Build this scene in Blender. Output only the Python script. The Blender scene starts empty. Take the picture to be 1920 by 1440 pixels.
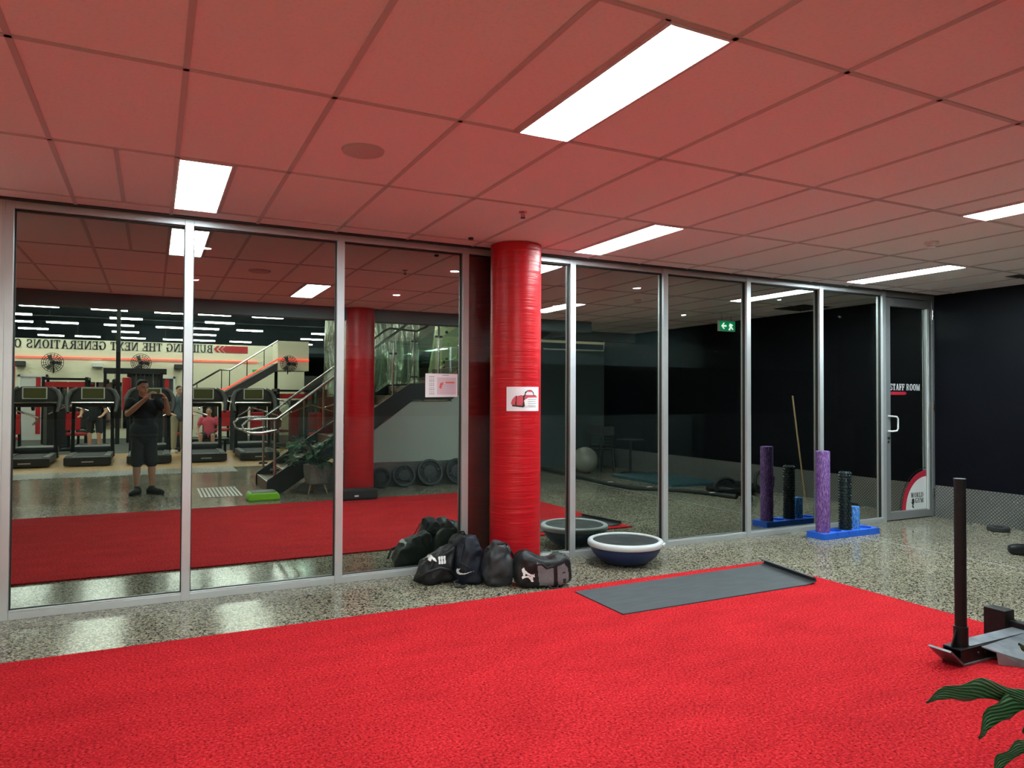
import bpy, bmesh, math, random
from mathutils import Vector, Matrix, noise
PI = math.pi
random.seed(7)
sc = bpy.context.scene
C = sc.collection

# ------------------------------------------------------------------ camera, world, exposure
YAW, PITCH, ROLL, FPX = math.radians(26.5567), math.radians(1.0126), math.radians(0.2417), 1347.32
CAM = Vector((0, 0, 1.521))
fw = Vector((math.sin(YAW) * math.cos(PITCH), math.cos(YAW) * math.cos(PITCH), math.sin(PITCH)))
rt = Vector((math.cos(YAW), -math.sin(YAW), 0))
up = rt.cross(fw)
rt2 = rt * math.cos(ROLL) + up * math.sin(ROLL)
up2 = up * math.cos(ROLL) - rt * math.sin(ROLL)
cd = bpy.data.cameras.new('camera'); cam = bpy.data.objects.new('camera', cd); C.objects.link(cam)
mw = Matrix((rt2, up2, -fw)).transposed().to_4x4(); mw.translation = CAM
cam.matrix_world = mw
cd.sensor_width = 36; cd.lens = FPX * 36 / 1920; cd.clip_start = 0.02; cd.clip_end = 200
sc.camera = cam
sc.view_settings.view_transform = 'Standard'; sc.view_settings.look = 'None'
sc.view_settings.gamma = 1; sc.view_settings.exposure = 0.2
sc.view_settings.use_curve_mapping = False
w = bpy.data.worlds.new('world'); sc.world = w; w.use_nodes = True
w.node_tree.nodes['Background'].inputs[0].default_value = (0.6, 0.65, 0.7, 1)
w.node_tree.nodes['Background'].inputs[1].default_value = 0.05
sc.cycles.max_bounces = 10; sc.cycles.diffuse_bounces = 7; sc.cycles.glossy_bounces = 5
sc.cycles.transparent_max_bounces = 12
sc.cycles.caustics_reflective = False; sc.cycles.caustics_refractive = False
sc.cycles.sample_clamp_indirect = 20
sc.cycles.use_denoising = True
PANEL_E, BATTEN_E, DOWN_E = 47.0, 66.0, 2600.0

D = 5.906          # the mirror plane of the glass
FY = 5.86          # front of the aluminium frame
H = 2.842          # suspended ceiling

# ------------------------------------------------------------------ materials
def mat(name, col=(.5, .5, .5), rough=.5, metal=0., spec=.5, emit=None, es=0., coat=0., trans=0., alpha=None):
    m = bpy.data.materials.new(name); m.use_nodes = True
    b = m.node_tree.nodes['Principled BSDF']
    b.inputs['Base Color'].default_value = (*col, 1); b.inputs['Roughness'].default_value = rough
    b.inputs['Metallic'].default_value = metal; b.inputs['Specular IOR Level'].default_value = spec
    b.inputs['Coat Weight'].default_value = coat; b.inputs['Transmission Weight'].default_value = trans
    if emit: b.inputs['Emission Color'].default_value = (*emit, 1); b.inputs['Emission Strength'].default_value = es
    return m
def N(m, t, **kw):
    n = m.node_tree.nodes.new(t)
    for k, v in kw.items():
        if k.startswith('_'): n.inputs[k[1:]].default_value = v
        else: setattr(n, k, v)
    return n
def L(m, a, b): m.node_tree.links.new(a, b)
def B(m): return m.node_tree.nodes['Principled BSDF']
def coords(m, scale=(1, 1, 1)):
    t = N(m, 'ShaderNodeTexCoord'); mp = N(m, 'ShaderNodeMapping'); mp.inputs['Scale'].default_value = scale
    L(m, t.outputs['Object'], mp.inputs['Vector']); return mp.outputs['Vector']
def ramp(m, src, stops, interp='LINEAR'):
    r = N(m, 'ShaderNodeValToRGB'); r.color_ramp.interpolation = interp
    e = r.color_ramp.elements
    while len(e) < len(stops): e.new(.5)
    for k, (p, c) in enumerate(stops):
        e[k].position = p; e[k].color = (*c, 1) if len(c) == 3 else c
    L(m, src, r.inputs['Fac']); return r.outputs['Color']
def bump(m, src, dist=.01, strength=1.):
    b = N(m, 'ShaderNodeBump'); b.inputs['Distance'].default_value = dist; b.inputs['Strength'].default_value = strength
    L(m, src, b.inputs['Height']); L(m, b.outputs['Normal'], B(m).inputs['Normal'])
def noisy(name, c1, c2, scale, rough=.6, metal=0., bmp=0., stretch=(1, 1, 1), detail=4, lo=.35, hi=.65, spec=.5):
    m = mat(name, c1, rough, metal, spec)
    n = N(m, 'ShaderNodeTexNoise', _Scale=scale, _Detail=detail); L(m, coords(m, stretch), n.inputs['Vector'])
    L(m, ramp(m, n.outputs['Fac'], [(lo, c1), (hi, c2)]), B(m).inputs['Base Color'])
    if bmp: bump(m, n.outputs['Fac'], bmp)
    return m
def math_(m, op, a, b=None, c=None):
    n = N(m, 'ShaderNodeMath', operation=op)
    for i, v in enumerate((a, b, c)):
        if v is None: continue
        if hasattr(v, 'type') or hasattr(v, 'is_linked'): L(m, v, n.inputs[i])
        else: n.inputs[i].default_value = v
    return n.outputs[0]

M = {}
M['tile'] = noisy('ceiling tile', (.95, .95, .94), (.88, .88, .87), 60, .95, bmp=.0008, detail=6, lo=.5, hi=.75)
M['grid'] = mat('ceiling grid', (.60, .59, .58), .7)
M['alu'] = noisy('aluminium', (.60, .61, .63), (.56, .57, .59), 3, .38, .55)
M['aludark'] = mat('door aluminium', (.34, .35, .36), .4, .5)
M['gasket'] = mat('black gasket', (.01, .01, .01), .6)
M['white'] = mat('white plastic', (.75, .75, .73), .45)
M['paper'] = mat('paper', (.82, .80, .84), .7)
M['black'] = mat('black plastic', (.014, .014, .015), .45)
M['blacksteel'] = noisy('black steel', (.006, .006, .007), (.010, .010, .011), 30, .5, .0, bmp=.0004, spec=.3)
M['darkgrey'] = mat('dark grey plastic', (.05, .05, .052), .5)
M['rubber'] = mat('rubber', (.02, .02, .021), .75)
M['chrome'] = mat('stainless', (.62, .60, .57), .18, 1.)
M['red'] = mat('red panel', (.45, .012, .018), .5)
M['redprint'] = mat('red print', (.55, .02, .05), .6)
M['ink'] = mat('black ink', (.012, .012, .014), .6)
M['greyink'] = mat('grey ink', (.35, .35, .40), .7)
M['whiteink'] = mat('white ink', (.86, .86, .86), .6)
M['blackwall'] = noisy('black painted wall', (.003, .003, .0055), (.004, .004, .007), 2, .45, bmp=.0006, spec=.10)
M['gymwall'] = noisy('gym wall', (.84, .78, .60), (.78, .73, .56), .6, .85)
M['greywall'] = noisy('grey wall', (.40, .44, .40), (.37, .41, .37), .8, .8)
M['darkceil'] = mat('dark gym ceiling', (.035, .045, .05), .9)
M['beam'] = mat('beam paint', (.15, .21, .23), .8)
M['wallwhite'] = mat('light wall', (.66, .64, .63), .6)
M['led'] = mat('panel light', (1, 1, 1), .5, emit=(.93, .97, 1.0), es=PANEL_E)
M['batten'] = mat('batten light', (1, 1, 1), .5, emit=(.90, 1.0, .90), es=BATTEN_E)
M['down'] = mat('downlight lens', (1, 1, 1), .5, emit=(1.0, .97, .92), es=DOWN_E)
M['neon'] = mat('red led strip', (.8, .05, .03), .5, emit=(1.0, .06, .04), es=2.6)
M['skin'] = mat('skin', (.64, .36, .25), .55); M['hair'] = mat('hair', (.012, .009, .008), .6)
M['tshirt'] = noisy('dark tshirt', (.018, .026, .034), (.025, .034, .043), 8, .85)
M['shorts'] = mat('dark shorts', (.028, .028, .032), .85)
M['shoe'] = mat('black shoe', (.012, .012, .013), .6)
M['wood'] = noisy('stair timber', (.20, .075, .035), (.13, .045, .022), 6, .45, stretch=(1, 8, 8))
M['nosing'] = mat('stair nosing', (.55, .55, .5), .4, .6)
M['lime'] = mat('lime plastic', (.25, .62, .02), .45)
M['potgrey'] = noisy('speckled pot', (.35, .33, .30), (.22, .21, .19), 40, .8, bmp=.003)
M['leg wood'] = mat('light timber', (.50, .34, .17), .5)
M['ball'] = mat('gym ball vinyl', (.30, .30, .25), .4)
M['navy'] = mat('navy rubber', (.012, .025, .10), .45)
M['rimgrey'] = mat('light grey rim', (.55, .57, .58), .4)
M['bluefoam'] = noisy('blue foam', (.012, .11, .62), (.018, .14, .72), 90, .7, bmp=.001)
M['backwall'] = mat('dark teal wall', (.10, .135, .14), .8)
M['bladegrey'] = mat('fan blade grey', (.16, .16, .15), .5)
M['screen'] = mat('treadmill screen', (.03, .035, .02), .2, emit=(.12, .12, .03), es=.35)
M['green'] = mat('exit green', (.0, .25, .08), .4, emit=(.0, .35, .11), es=.8)
M['exitwhite'] = mat('exit white', (.9, .9, .9), .4, emit=(.9, 1, .95), es=1.5)
M['soil'] = noisy('soil', (.03, .02, .012), (.06, .04, .025), 60, .95, bmp=.004)
M['mirrorstrip'] = mat('far mirror', (.55, .6, .58), .05, 1.)
M['teal'] = mat('teal mat', (.03, .09, .11), .7)

def floor_mat():
    m = mat('polished concrete', (.4, .4, .36), .12)
    v = coords(m)
    vo = N(m, 'ShaderNodeTexVoronoi', _Scale=95.0); L(m, v, vo.inputs['Vector'])
    sep = N(m, 'ShaderNodeSeparateColor'); L(m, vo.outputs['Color'], sep.inputs[0])
    spk = ramp(m, sep.outputs[0], [(0, (.03, .03, .03)), (.20, (.05, .048, .042)), (.30, (.22, .21, .18)), (.62, (.36, .345, .29)), (1, (.58, .56, .49))])
    n1 = N(m, 'ShaderNodeTexNoise', _Scale=260.0, _Detail=2.0); L(m, v, n1.inputs['Vector'])
    mul = N(m, 'ShaderNodeMixRGB', blend_type='MULTIPLY'); mul.inputs[0].default_value = .7
    L(m, spk, mul.inputs[1]); L(m, ramp(m, n1.outputs['Fac'], [(.36, (.35, .35, .35)), (.6, (1.25, 1.25, 1.25))]), mul.inputs[2])
    n2 = N(m, 'ShaderNodeTexNoise', _Scale=.7, _Detail=5.0); L(m, v, n2.inputs['Vector'])
    mul2 = N(m, 'ShaderNodeMixRGB', blend_type='MULTIPLY'); mul2.inputs[0].default_value = 1
    L(m, mul.outputs[0], mul2.inputs[1]); L(m, ramp(m, n2.outputs['Fac'], [(.3, (.66, .61, .53)), (.7, (.94, .88, .76))]), mul2.inputs[2])
    L(m, mul2.outputs[0], B(m).inputs['Base Color'])
    L(m, ramp(m, n2.outputs['Fac'], [(.3, (.10, .10, .10)), (.7, (.17, .17, .17))]), B(m).inputs['Roughness'])
    B(m).inputs['IOR'].default_value = 1.36; B(m).inputs['Specular IOR Level'].default_value = .20
    return m
M['floor'] = floor_mat()

def turf_mat():
    m = mat('red turf', (.7, .02, .03), .9, spec=.04)
    v = coords(m)
    n = N(m, 'ShaderNodeTexNoise', _Scale=75.0, _Detail=5.0, _Roughness=.7); L(m, v, n.inputs['Vector'])
    n2 = N(m, 'ShaderNodeTexNoise', _Scale=2.2, _Detail=4.0); L(m, coords(m, (1, 2.2, 1)), n2.inputs['Vector'])
    c = ramp(m, n.outputs['Fac'], [(.34, (.11, .004, .006)), (.45, (.44, .014, .020)), (.57, (.66, .026, .034)), (.70, (.84, .075, .085))])
    mul = N(m, 'ShaderNodeMixRGB', blend_type='MULTIPLY'); mul.inputs[0].default_value = 1
    L(m, c, mul.inputs[1]); L(m, ramp(m, n2.outputs['Fac'], [(.3, (.86, .86, .86)), (.7, (1.06, 1.06, 1.06))]), mul.inputs[2])
    L(m, mul.outputs[0], B(m).inputs['Base Color'])
    bump(m, n.outputs['Fac'], .006, .7)
    return m
M['turf'] = turf_mat()

def plate_mat(name, plane='YZ', cell=.042):
    """aluminium checker plate: two sets of raised lozenges at right angles"""
    m = mat(name, (.55, .55, .54), .30, .85)
    t = N(m, 'ShaderNodeTexCoord'); s = N(m, 'ShaderNodeSeparateXYZ'); L(m, t.outputs['Object'], s.inputs[0])
    a, b = (s.outputs['XYZ'.index(plane[0])], s.outputs['XYZ'.index(plane[1])])
    def loz(off, sg):
        u = math_(m, 'ADD', math_(m, 'DIVIDE', a, cell), off); v = math_(m, 'DIVIDE', b, cell)
        # rows are offset by a half cell
        fu = math_(m, 'SUBTRACT', math_(m, 'FRACT', u), .5); fv = math_(m, 'SUBTRACT', math_(m, 'FRACT', math_(m, 'ADD', v, off)), .5)
        p = math_(m, 'ADD', fu, math_(m, 'MULTIPLY', fv, sg)); q = math_(m, 'SUBTRACT', fv, math_(m, 'MULTIPLY', fu, sg))
        e = math_(m, 'ADD', math_(m, 'MULTIPLY', math_(m, 'MULTIPLY', p, p), 3.4), math_(m, 'MULTIPLY', math_(m, 'MULTIPLY', q, q), 46.))
        return math_(m, 'SUBTRACT', 1.0, math_(m, 'MINIMUM', e, 1.0))
    hgt = math_(m, 'MAXIMUM', loz(0.0, 1.0), loz(0.5, -1.0))
    bump(m, hgt, .012 if cell < .1 else .05, 1.0)
    L(m, ramp(m, hgt, [(.0, (.26, .26, .255)), (.35, (.50, .50, .49)), (.7, (.85, .85, .84))]), B(m).inputs['Base Color'])
    return m
M['plateYZ'] = plate_mat('checker plate side wall', 'YZ'); M['plateXZ'] = plate_mat('checker plate stair wall', 'XZ'); M['plateXY'] = plate_mat('checker plate floor strip', 'XY', .12)

def glass_mat():
    m = bpy.data.materials.new('tinted glass'); m.use_nodes = True; nt = m.node_tree; nt.nodes.clear()
    o = N(m, 'ShaderNodeOutputMaterial'); g = N(m, 'ShaderNodeBsdfGlossy'); g.inputs['Roughness'].default_value = 0; g.inputs['Color'].default_value = (.86, .92, .84, 1)
    t = N(m, 'ShaderNodeBsdfTransparent'); t.inputs['Color'].default_value = (.40, .47, .47, 1)
    x = N(m, 'ShaderNodeMixShader')
    f = N(m, 'ShaderNodeFresnel'); f.inputs['IOR'].default_value = 1.5
    fac = math_(m, 'ADD', math_(m, 'MULTIPLY', f.outputs[0], .75), .44)
    fac = math_(m, 'MINIMUM', fac, .95)
    L(m, fac, x.inputs[0]); L(m, t.outputs[0], x.inputs[1]); L(m, g.outputs[0], x.inputs[2]); L(m, x.outputs[0], o.inputs[0])
    return m
M['glass'] = glass_mat()
def clear_glass():
    m = bpy.data.materials.new('balustrade glass'); m.use_nodes = True; nt = m.node_tree; nt.nodes.clear()
    o = N(m, 'ShaderNodeOutputMaterial'); g = N(m, 'ShaderNodeBsdfGlossy'); g.inputs['Roughness'].default_value = 0.02
    t = N(m, 'ShaderNodeBsdfTransparent'); t.inputs['Color'].default_value = (.86, .93, .88, 1)
    x = N(m, 'ShaderNodeMixShader'); x.inputs[0].default_value = .12
    L(m, t.outputs[0], x.inputs[1]); L(m, g.outputs[0], x.inputs[2]); L(m, x.outputs[0], o.inputs[0]); return m
M['clear'] = clear_glass()

def column_mat():
    m = mat('red painted column', (.50, .006, .012), .34, spec=.35)
    v = coords(m, (1, 1, 1))
    n = N(m, 'ShaderNodeTexNoise', _Scale=9.0, _Detail=5.0); L(m, coords(m, (.35, .35, 6.)), n.inputs['Vector'])
    w_ = N(m, 'ShaderNodeTexWave', wave_type='BANDS', bands_direction='Z', _Scale=.9, _Distortion=1.4, _Detail=2.0); L(m, v, w_.inputs['Vector'])
    hgt = math_(m, 'ADD', n.outputs['Fac'], math_(m, 'MULTIPLY', math_(m, 'POWER', w_.outputs['Fac'], 30.), .35))
    bump(m, hgt, .0045, .9)
    L(m, ramp(m, n.outputs['Fac'], [(.3, (.42, .005, .010)), (.7, (.56, .008, .016))]), B(m).inputs['Base Color'])
    return m
M['column'] = column_mat()
def streaky(name, c1, c2, c3, sc_=26, st=(6, 6, 1)):
    m = mat(name, c1, .65)
    n = N(m, 'ShaderNodeTexNoise', _Scale=sc_, _Detail=4.0, _Distortion=.6); L(m, coords(m, st), n.inputs['Vector'])
    L(m, ramp(m, n.outputs['Fac'], [(.38, c1), (.52, c2), (.66, c3)]), B(m).inputs['Base Color']); bump(m, n.outputs['Fac'], .0015)
    return m
M['purple'] = streaky('purple marbled foam', (.085, .022, .16), (.16, .055, .26), (.36, .24, .46))
M['bluemarble'] = streaky('blue marbled foam', (.01, .07, .34), (.025, .17, .58), (.25, .50, .70))
M['knob'] = mat('dark green rubber', (.007, .016, .019), .35, spec=.4)
M['cloth black'] = noisy('black nylon', (.005, .005, .006), (.010, .010, .012), 14, .5, bmp=.010, spec=.35)
M['cloth navy'] = noisy('navy nylon', (.005, .007, .014), (.009, .012, .023), 13, .55, bmp=.010, spec=.35)
M['cloth grey'] = noisy('charcoal nylon', (.020, .022, .026), (.032, .035, .040), 10, .5, bmp=.008, spec=.4)
M['cloth heather'] = noisy('grey heather', (.13, .13, .14), (.20, .20, .215), 220, .85, bmp=.001)
M['mat'] = noisy('grey exercise mat', (.048, .052, .060), (.062, .067, .075), 5, .65, bmp=.0008, stretch=(1, 3, 1))
M['bosutop'] = noisy('worn black platform', (.011, .012, .014), (.045, .048, .052), 7, .6, lo=.45, hi=.8)
M['steelworn'] = noisy('worn grey steel', (.14, .15, .17), (.26, .27, .30), 9, .42, .5)
M['gymfloor'] = noisy('oak laminate', (.42, .23, .09), (.55, .33, .15), 3, .3, stretch=(10, .7, 1))
M['gymrubber'] = mat('gym rubber floor', (.06, .065, .055), .8)
M['foil'] = noisy('crumpled silver sheet', (.50, .55, .47), (.72, .76, .66), 1.2, .25, .65, bmp=.5, stretch=(3, 3, .8))
M['climb'] = noisy('pale climbing wall', (.62, .62, .42), (.56, .56, .38), 1, .8)
M['blind'] = mat('blind fabric', (.28, .32, .32), .9)
M['officewall'] = mat('office wall', (.36, .42, .44), .85)
M['nightpane'] = mat('night window', (.004, .004, .006), .5, spec=.2)
def leaf_mat():
    m = mat('leaf', (.03, .10, .035), .32)
    t = N(m, 'ShaderNodeTexCoord'); s = N(m, 'ShaderNodeSeparateXYZ'); L(m, t.outputs['UV'], s.inputs[0])
    d = math_(m, 'ABSOLUTE', math_(m, 'SUBTRACT', s.outputs[0], .5))
    ph = math_(m, 'ADD', math_(m, 'MULTIPLY', d, 60.), math_(m, 'MULTIPLY', s.outputs[1], -55.))
    st = math_(m, 'SINE', ph)
    c = ramp(m, math_(m, 'ADD', math_(m, 'MULTIPLY', st, .5), .5), [(.0, (.012, .055, .02)), (.8, (.03, .10, .035)), (1., (.06, .16, .06))])
    L(m, c, B(m).inputs['Base Color']); bump(m, st, .0015, .8)
    return m
M['leaf'] = leaf_mat()

# ------------------------------------------------------------------ mesh helpers
class MB:
    """collects shapes; build() links them as ONE mesh object"""
    def __init__(s): s.v = []; s.f = []; s.mi = []; s.uv = None
    def add(s, vs, fs, mi=0):
        o = len(s.v); s.v += [tuple(v) for v in vs]; s.f += [tuple(i + o for i in f) for f in fs]; s.mi += [mi] * len(fs); return s
    def box(s, a, b, rot=None, at=(0, 0, 0), mi=0):
        (x0, y0, z0), (x1, y1, z1) = a, b
        vs = [Vector(p) for p in ((x0, y0, z0), (x1, y0, z0), (x1, y1, z0), (x0, y1, z0), (x0, y0, z1), (x1, y0, z1), (x1, y1, z1), (x0, y1, z1))]
        if rot is not None: vs = [rot @ v for v in vs]
        vs = [v + Vector(at) for v in vs]
        return s.add(vs, [(0, 3, 2, 1), (4, 5, 6, 7), (0, 1, 5, 4), (1, 2, 6, 5), (2, 3, 7, 6), (3, 0, 4, 7)], mi)
    def bbox(s, a, b, bev=.01, seg=2, rot=None, at=(0, 0, 0), mi=0):
        bm = bmesh.new(); bmesh.ops.create_cube(bm, size=1)
        c = (Vector(a) + Vector(b)) / 2; d = Vector(b) - Vector(a)
        for v in bm.verts: v.co = Vector((v.co.x * d.x, v.co.y * d.y, v.co.z * d.z)) + c
        bmesh.ops.bevel(bm, geom=bm.edges[:], offset=bev, segments=seg, profile=.6, affect='EDGES')
        vs = [v.co.copy() for v in bm.verts]
        if rot is not None: vs = [rot @ v for v in vs]
        vs = [v + Vector(at) for v in vs]
        fs = [[v.index for v in f.verts] for f in bm.faces]; bm.free(); return s.add(vs, fs, mi)
    def tube(s, pts, r, n=10, closed=False, caps=True, mi=0):
        pts = [Vector(p) for p in pts]; k = len(pts)
        rs = r if isinstance(r, (list, tuple)) else [r] * k
        ref = None; rings = []
        for i in range(k):
            if closed: d = pts[(i + 1) % k] - pts[i - 1]
            else: d = pts[min(i + 1, k - 1)] - pts[max(i - 1, 0)]
            d.normalize()
            if ref is None: ref = d.orthogonal().normalized()
            ref = (ref - d * ref.dot(d))
            ref = ref.normalized() if ref.length > 1e-6 else d.orthogonal().normalized()
            b = d.cross(ref)
            rings.append([pts[i] + (ref * math.cos(2 * PI * j / n) + b * math.sin(2 * PI * j / n)) * rs[i] for j in range(n)])
        vs = [p for q in rings for p in q]; fs = []
        m = k if closed else k - 1
        for i in range(m):
            a, b_ = i * n, ((i + 1) % k) * n
            for j in range(n): fs.append((a + j, a + (j + 1) % n, b_ + (j + 1) % n, b_ + j))
        if caps and not closed: fs.append(tuple(range(n))[::-1]); fs.append(tuple(range((k - 1) * n, k * n)))
        return s.add(vs, fs, mi)
    def lathe(s, prof, n=40, at=(0, 0, 0), ax='Z', mi=0, rot=None):
        vs = []; fs = []
        for (r, z) in prof:
            for j in range(n):
                a = 2 * PI * j / n; p = (r * math.cos(a), r * math.sin(a), z)
                if ax == 'Y': p = (p[0], p[2], p[1])
                if ax == 'X': p = (p[2], p[0], p[1])
                p = Vector(p)
                if rot is not None: p = rot @ p
                vs.append(p + Vector(at))
        for i in range(len(prof) - 1):
            for j in range(n): fs.append((i * n + j, i * n + (j + 1) % n, (i + 1) * n + (j + 1) % n, (i + 1) * n + j))
        if prof[0][0] > 1e-5: fs.append(tuple(range(n))[::-1])
        if prof[-1][0] > 1e-5: fs.append(tuple(range((len(prof) - 1) * n, len(prof) * n)))
        return s.add(vs, fs, mi)
    def prism(s, poly, depth, T=None, mi=0):
        """poly: 2-D outline in XZ, extruded along Y by depth; T maps the points"""
        k = len(poly); vs = [Vector((x, 0, z)) for x, z in poly] + [Vector((x, depth, z)) for x, z in poly]
        if T: vs = [T(v) for v in vs]
        fs = [tuple(range(k)), tuple(range(k, 2 * k))[::-1]] + [(i, i + k, (i + 1) % k + k, (i + 1) % k) for i in range(k)]
        return s.add(vs, fs, mi)
    def build(s, name, m, parent=None, smooth=False, bevel=0, loc=None, rotz=0, sub=0):
        me = bpy.data.meshes.new(name); me.from_pydata([tuple(v) for v in s.v], [], s.f)
        bm = bmesh.new(); bm.from_mesh(me); bmesh.ops.recalc_face_normals(bm, faces=bm.faces[:]); bm.to_mesh(me); bm.free()
        for mm in (m if isinstance(m, list) else [m]): me.materials.append(mm)
        if len(s.mi) == len(me.polygons):
            for p, k in zip(me.polygons, s.mi): p.material_index = k
        o = bpy.data.objects.new(name, me); C.objects.link(o)
        if smooth:
            me.polygons.foreach_set('use_smooth', [True] * len(me.polygons))
            es = o.modifiers.new('edges', 'EDGE_SPLIT'); es.split_angle = math.radians(40)
        if bevel:
            bv = o.modifiers.new('bevel', 'BEVEL'); bv.width = bevel; bv.segments = 2; bv.limit_method = 'ANGLE'
        if sub:
            ss = o.modifiers.new('subdivision', 'SUBSURF'); ss.levels = sub; ss.render_levels = sub
        if parent: o.parent = parent
        if loc is not None: o.location = loc
        if rotz: o.rotation_euler.z = rotz
        return o
def inside(p, poly):
    x, y = p; c = False; n_ = len(poly)
    for i in range(n_):
        (x0, y0), (x1, y1) = poly[i], poly[(i + 1) % n_]
        if (y0 > y) != (y1 > y) and x < (x1 - x0) * (y - y0) / (y1 - y0) + x0: c = not c
    return c
def tag(o, label, cat, group=None, kind=None):
    if label: o['label'] = label
    if cat: o['category'] = cat
    if group: o['group'] = group
    if kind: o['kind'] = kind
    return o
def struct(o): o['kind'] = 'structure'; return o
def thing(name, label, cat, loc=(0, 0, 0), rotz=0, group=None):
    o = bpy.data.objects.new(name, None); C.objects.link(o); o.empty_display_size = .1
    o.location = loc; o.rotation_euler.z = rotz
    return tag(o, label, cat, group)
def copy_tree(o, parent=None):
    c = o.copy(); C.objects.link(c)
    if parent: c.parent = parent
    for ch in list(o.children): copy_tree(ch, c)
    return c
def Rz(a): return Matrix.Rotation(a, 3, 'Z')
def Rx(a): return Matrix.Rotation(a, 3, 'X')
def Ry(a): return Matrix.Rotation(a, 3, 'Y')
def arc(cx, cy, rx, ry, a0, a1, n=10):
    return [(cx + rx * math.cos(math.radians(a0 + (a1 - a0) * i / n)), cy + ry * math.sin(math.radians(a0 + (a1 - a0) * i / n))) for i in range(n + 1)]
def ring_poly(cx, cy, ro, ri, a0, a1, n=12, ex=1.0, ti=None):
    o = arc(cx, cy, ro[0], ro[1], a0, a1, n); i = arc(cx, cy, ri[0], ri[1], a0, a1, n)
    return o + i[::-1]

# slab-serif capitals, each a list of outlines in a box of height 1
def glyph(ch):
    T, t, h = .2, .10, .085
    R = lambda x0, y0, x1, y1: [(x0, y0), (x1, y0), (x1, y1), (x0, y1)]
    dg = lambda x0, y0, x1, y1, w_: [(x0, y0), (x0 + w_, y0), (x1 + w_, y1), (x1, y1)]
    st = lambda x: [R(x, 0, x + T, 1), R(x - .08, 0, x + T + .08, h), R(x - .08, 1 - h, x + T + .08, 1)]
    if ch == 'I': return .36, st(.08)
    if ch == 'L': return .68, st(.08) + [R(.08, 0, .66, h), R(.58, 0, .66, .32)]
    if ch == 'E': return .74, st(.08) + [R(.08, 0, .7, h), R(.62, 0, .7, .3), R(.08, 1 - h, .68, 1), R(.6, .72, .68, 1), R(.2, .46, .5, .55), R(.46, .36, .53, .65)]
    if ch == 'F': return .70, st(.08) + [R(.08, 1 - h, .68, 1), R(.6, .70, .68, 1), R(.2, .46, .5, .55), R(.46, .36, .53, .65)]
    if ch == 'T': return .76, [R(.28, 0, .48, 1), R(.18, 0, .58, h), R(.02, 1 - h, .74, 1), R(.02, .7, .10, 1), R(.66, .7, .74, 1)]
    if ch == 'H': return .90, st(.08) + st(.62) + [R(.2, .46, .7, .56)]
    if ch == 'N': return .92, [R(.1, 0, .2, 1), R(.02, 0, .3, h), R(.02, 1 - h, .24, 1), R(.72, 0, .82, 1), R(.62, 1 - h, .92, 1), dg(.62, 0, .1, 1, .22)]
    if ch == 'M': return 1.08, [R(.1, 0, .2, 1), R(.02, 0, .3, h), R(.02, 1 - h, .24, 1), R(.78, 0, .98, 1), R(.7, 0, 1.06, h), R(.84, 1 - h, 1.06, 1), dg(.44, 0, .1, 1, .2), dg(.46, 0, .80, 1, .1)]
    if ch == 'A': return .90, [dg(.08, 0, .38, 1, .1), dg(.60, 0, .36, 1, .2), R(.2, .28, .66, .37), R(0, 0, .26, h), R(.52, 0, .88, h)]
    if ch == 'X': return .88, [dg(.58, 0, .08, 1, .2), dg(.08, 0, .68, 1, .1), R(0, 0, .28, h), R(.5, 0, .86, h), R(0, 1 - h, .34, 1), R(.58, 1 - h, .84, 1)]
    if ch == 'Y': return .86, [R(.33, 0, .53, .5), R(.24, 0, .62, h), dg(.33, .45, .06, 1, .2), dg(.43, .45, .68, 1, .1), R(0, 1 - h, .32, 1), R(.58, 1 - h, .84, 1)]
    if ch == 'W': return 1.2, [dg(.28, 0, .08, 1, .2), dg(.36, 0, .56, 1, .1), dg(.72, 0, .54, 1, .2), dg(.84, 0, 1.02, 1, .1), R(0, 1 - h, .34, 1), R(.48, 1 - h, .8, 1), R(.92, 1 - h, 1.18, 1)]
    if ch == 'O': return .86, [ring_poly(.42, .5, (.40, .51), (.20, .42), 0, 360, 28)]
    if ch == 'G': return .88, [ring_poly(.44, .5, (.42, .51), (.22, .42), 50, 360, 24), R(.64, 0, .80, .46), R(.54, .40, .88, .48), R(.7, .66, .78, 1)]
    if ch == 'D': return .86, st(.08) + [ring_poly(.34, .5, (.46, .5), (.26, .41), -90, 90, 14), R(.2, 0, .36, h), R(.2, 1 - h, .36, 1)]
    if ch == 'B': return .80, st(.08) + [ring_poly(.38, .745, (.32, .255), (.14, .17), -90, 90, 10), ring_poly(.40, .265, (.36, .265), (.17, .18), -90, 90, 10), R(.2, 0, .4, h), R(.2, .47, .4, .55), R(.2, 1 - h, .4, 1)]
    if ch == 'R': return .88, st(.08) + [ring_poly(.38, .74, (.34, .26), (.15, .17), -90, 90, 10), R(.2, .47, .4, .56), R(.2, 1 - h, .4, 1), dg(.60, 0, .34, .5, .2), R(.6, 0, .88, h)]
    if ch == 'U': return .90, [R(.1, .3, .3, 1), R(.02, 1 - h, .38, 1), R(.68, .3, .78, 1), R(.6, 1 - h, .88, 1), ring_poly(.44, .32, (.34, .33), (.15, .23), 180, 360, 14)]
    if ch == 'S': return .74, [ring_poly(.36, .74, (.31, .27), (.14, .17), 20, 270, 14), ring_poly(.36, .27, (.34, .28), (.16, .18), -160, 90, 14), R(.58, .68, .65, 1), R(.05, 0, .12, .32), dg(.30, .46, .24, .57, .20)]
    return .38, []
def slab_text(mb, s, x, z, h, T, depth=.004, tw=None, gap=.07):
    tot = sum(glyph(c)[0] + gap for c in s) - gap
    sx = h if tw is None else tw / tot
    for c in s:
        wd, polys = glyph(c)
        for p in polys: mb.prism([(x + a * sx, z + b * h) for a, b in p], depth, T)
        x += (wd + gap) * sx
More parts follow.
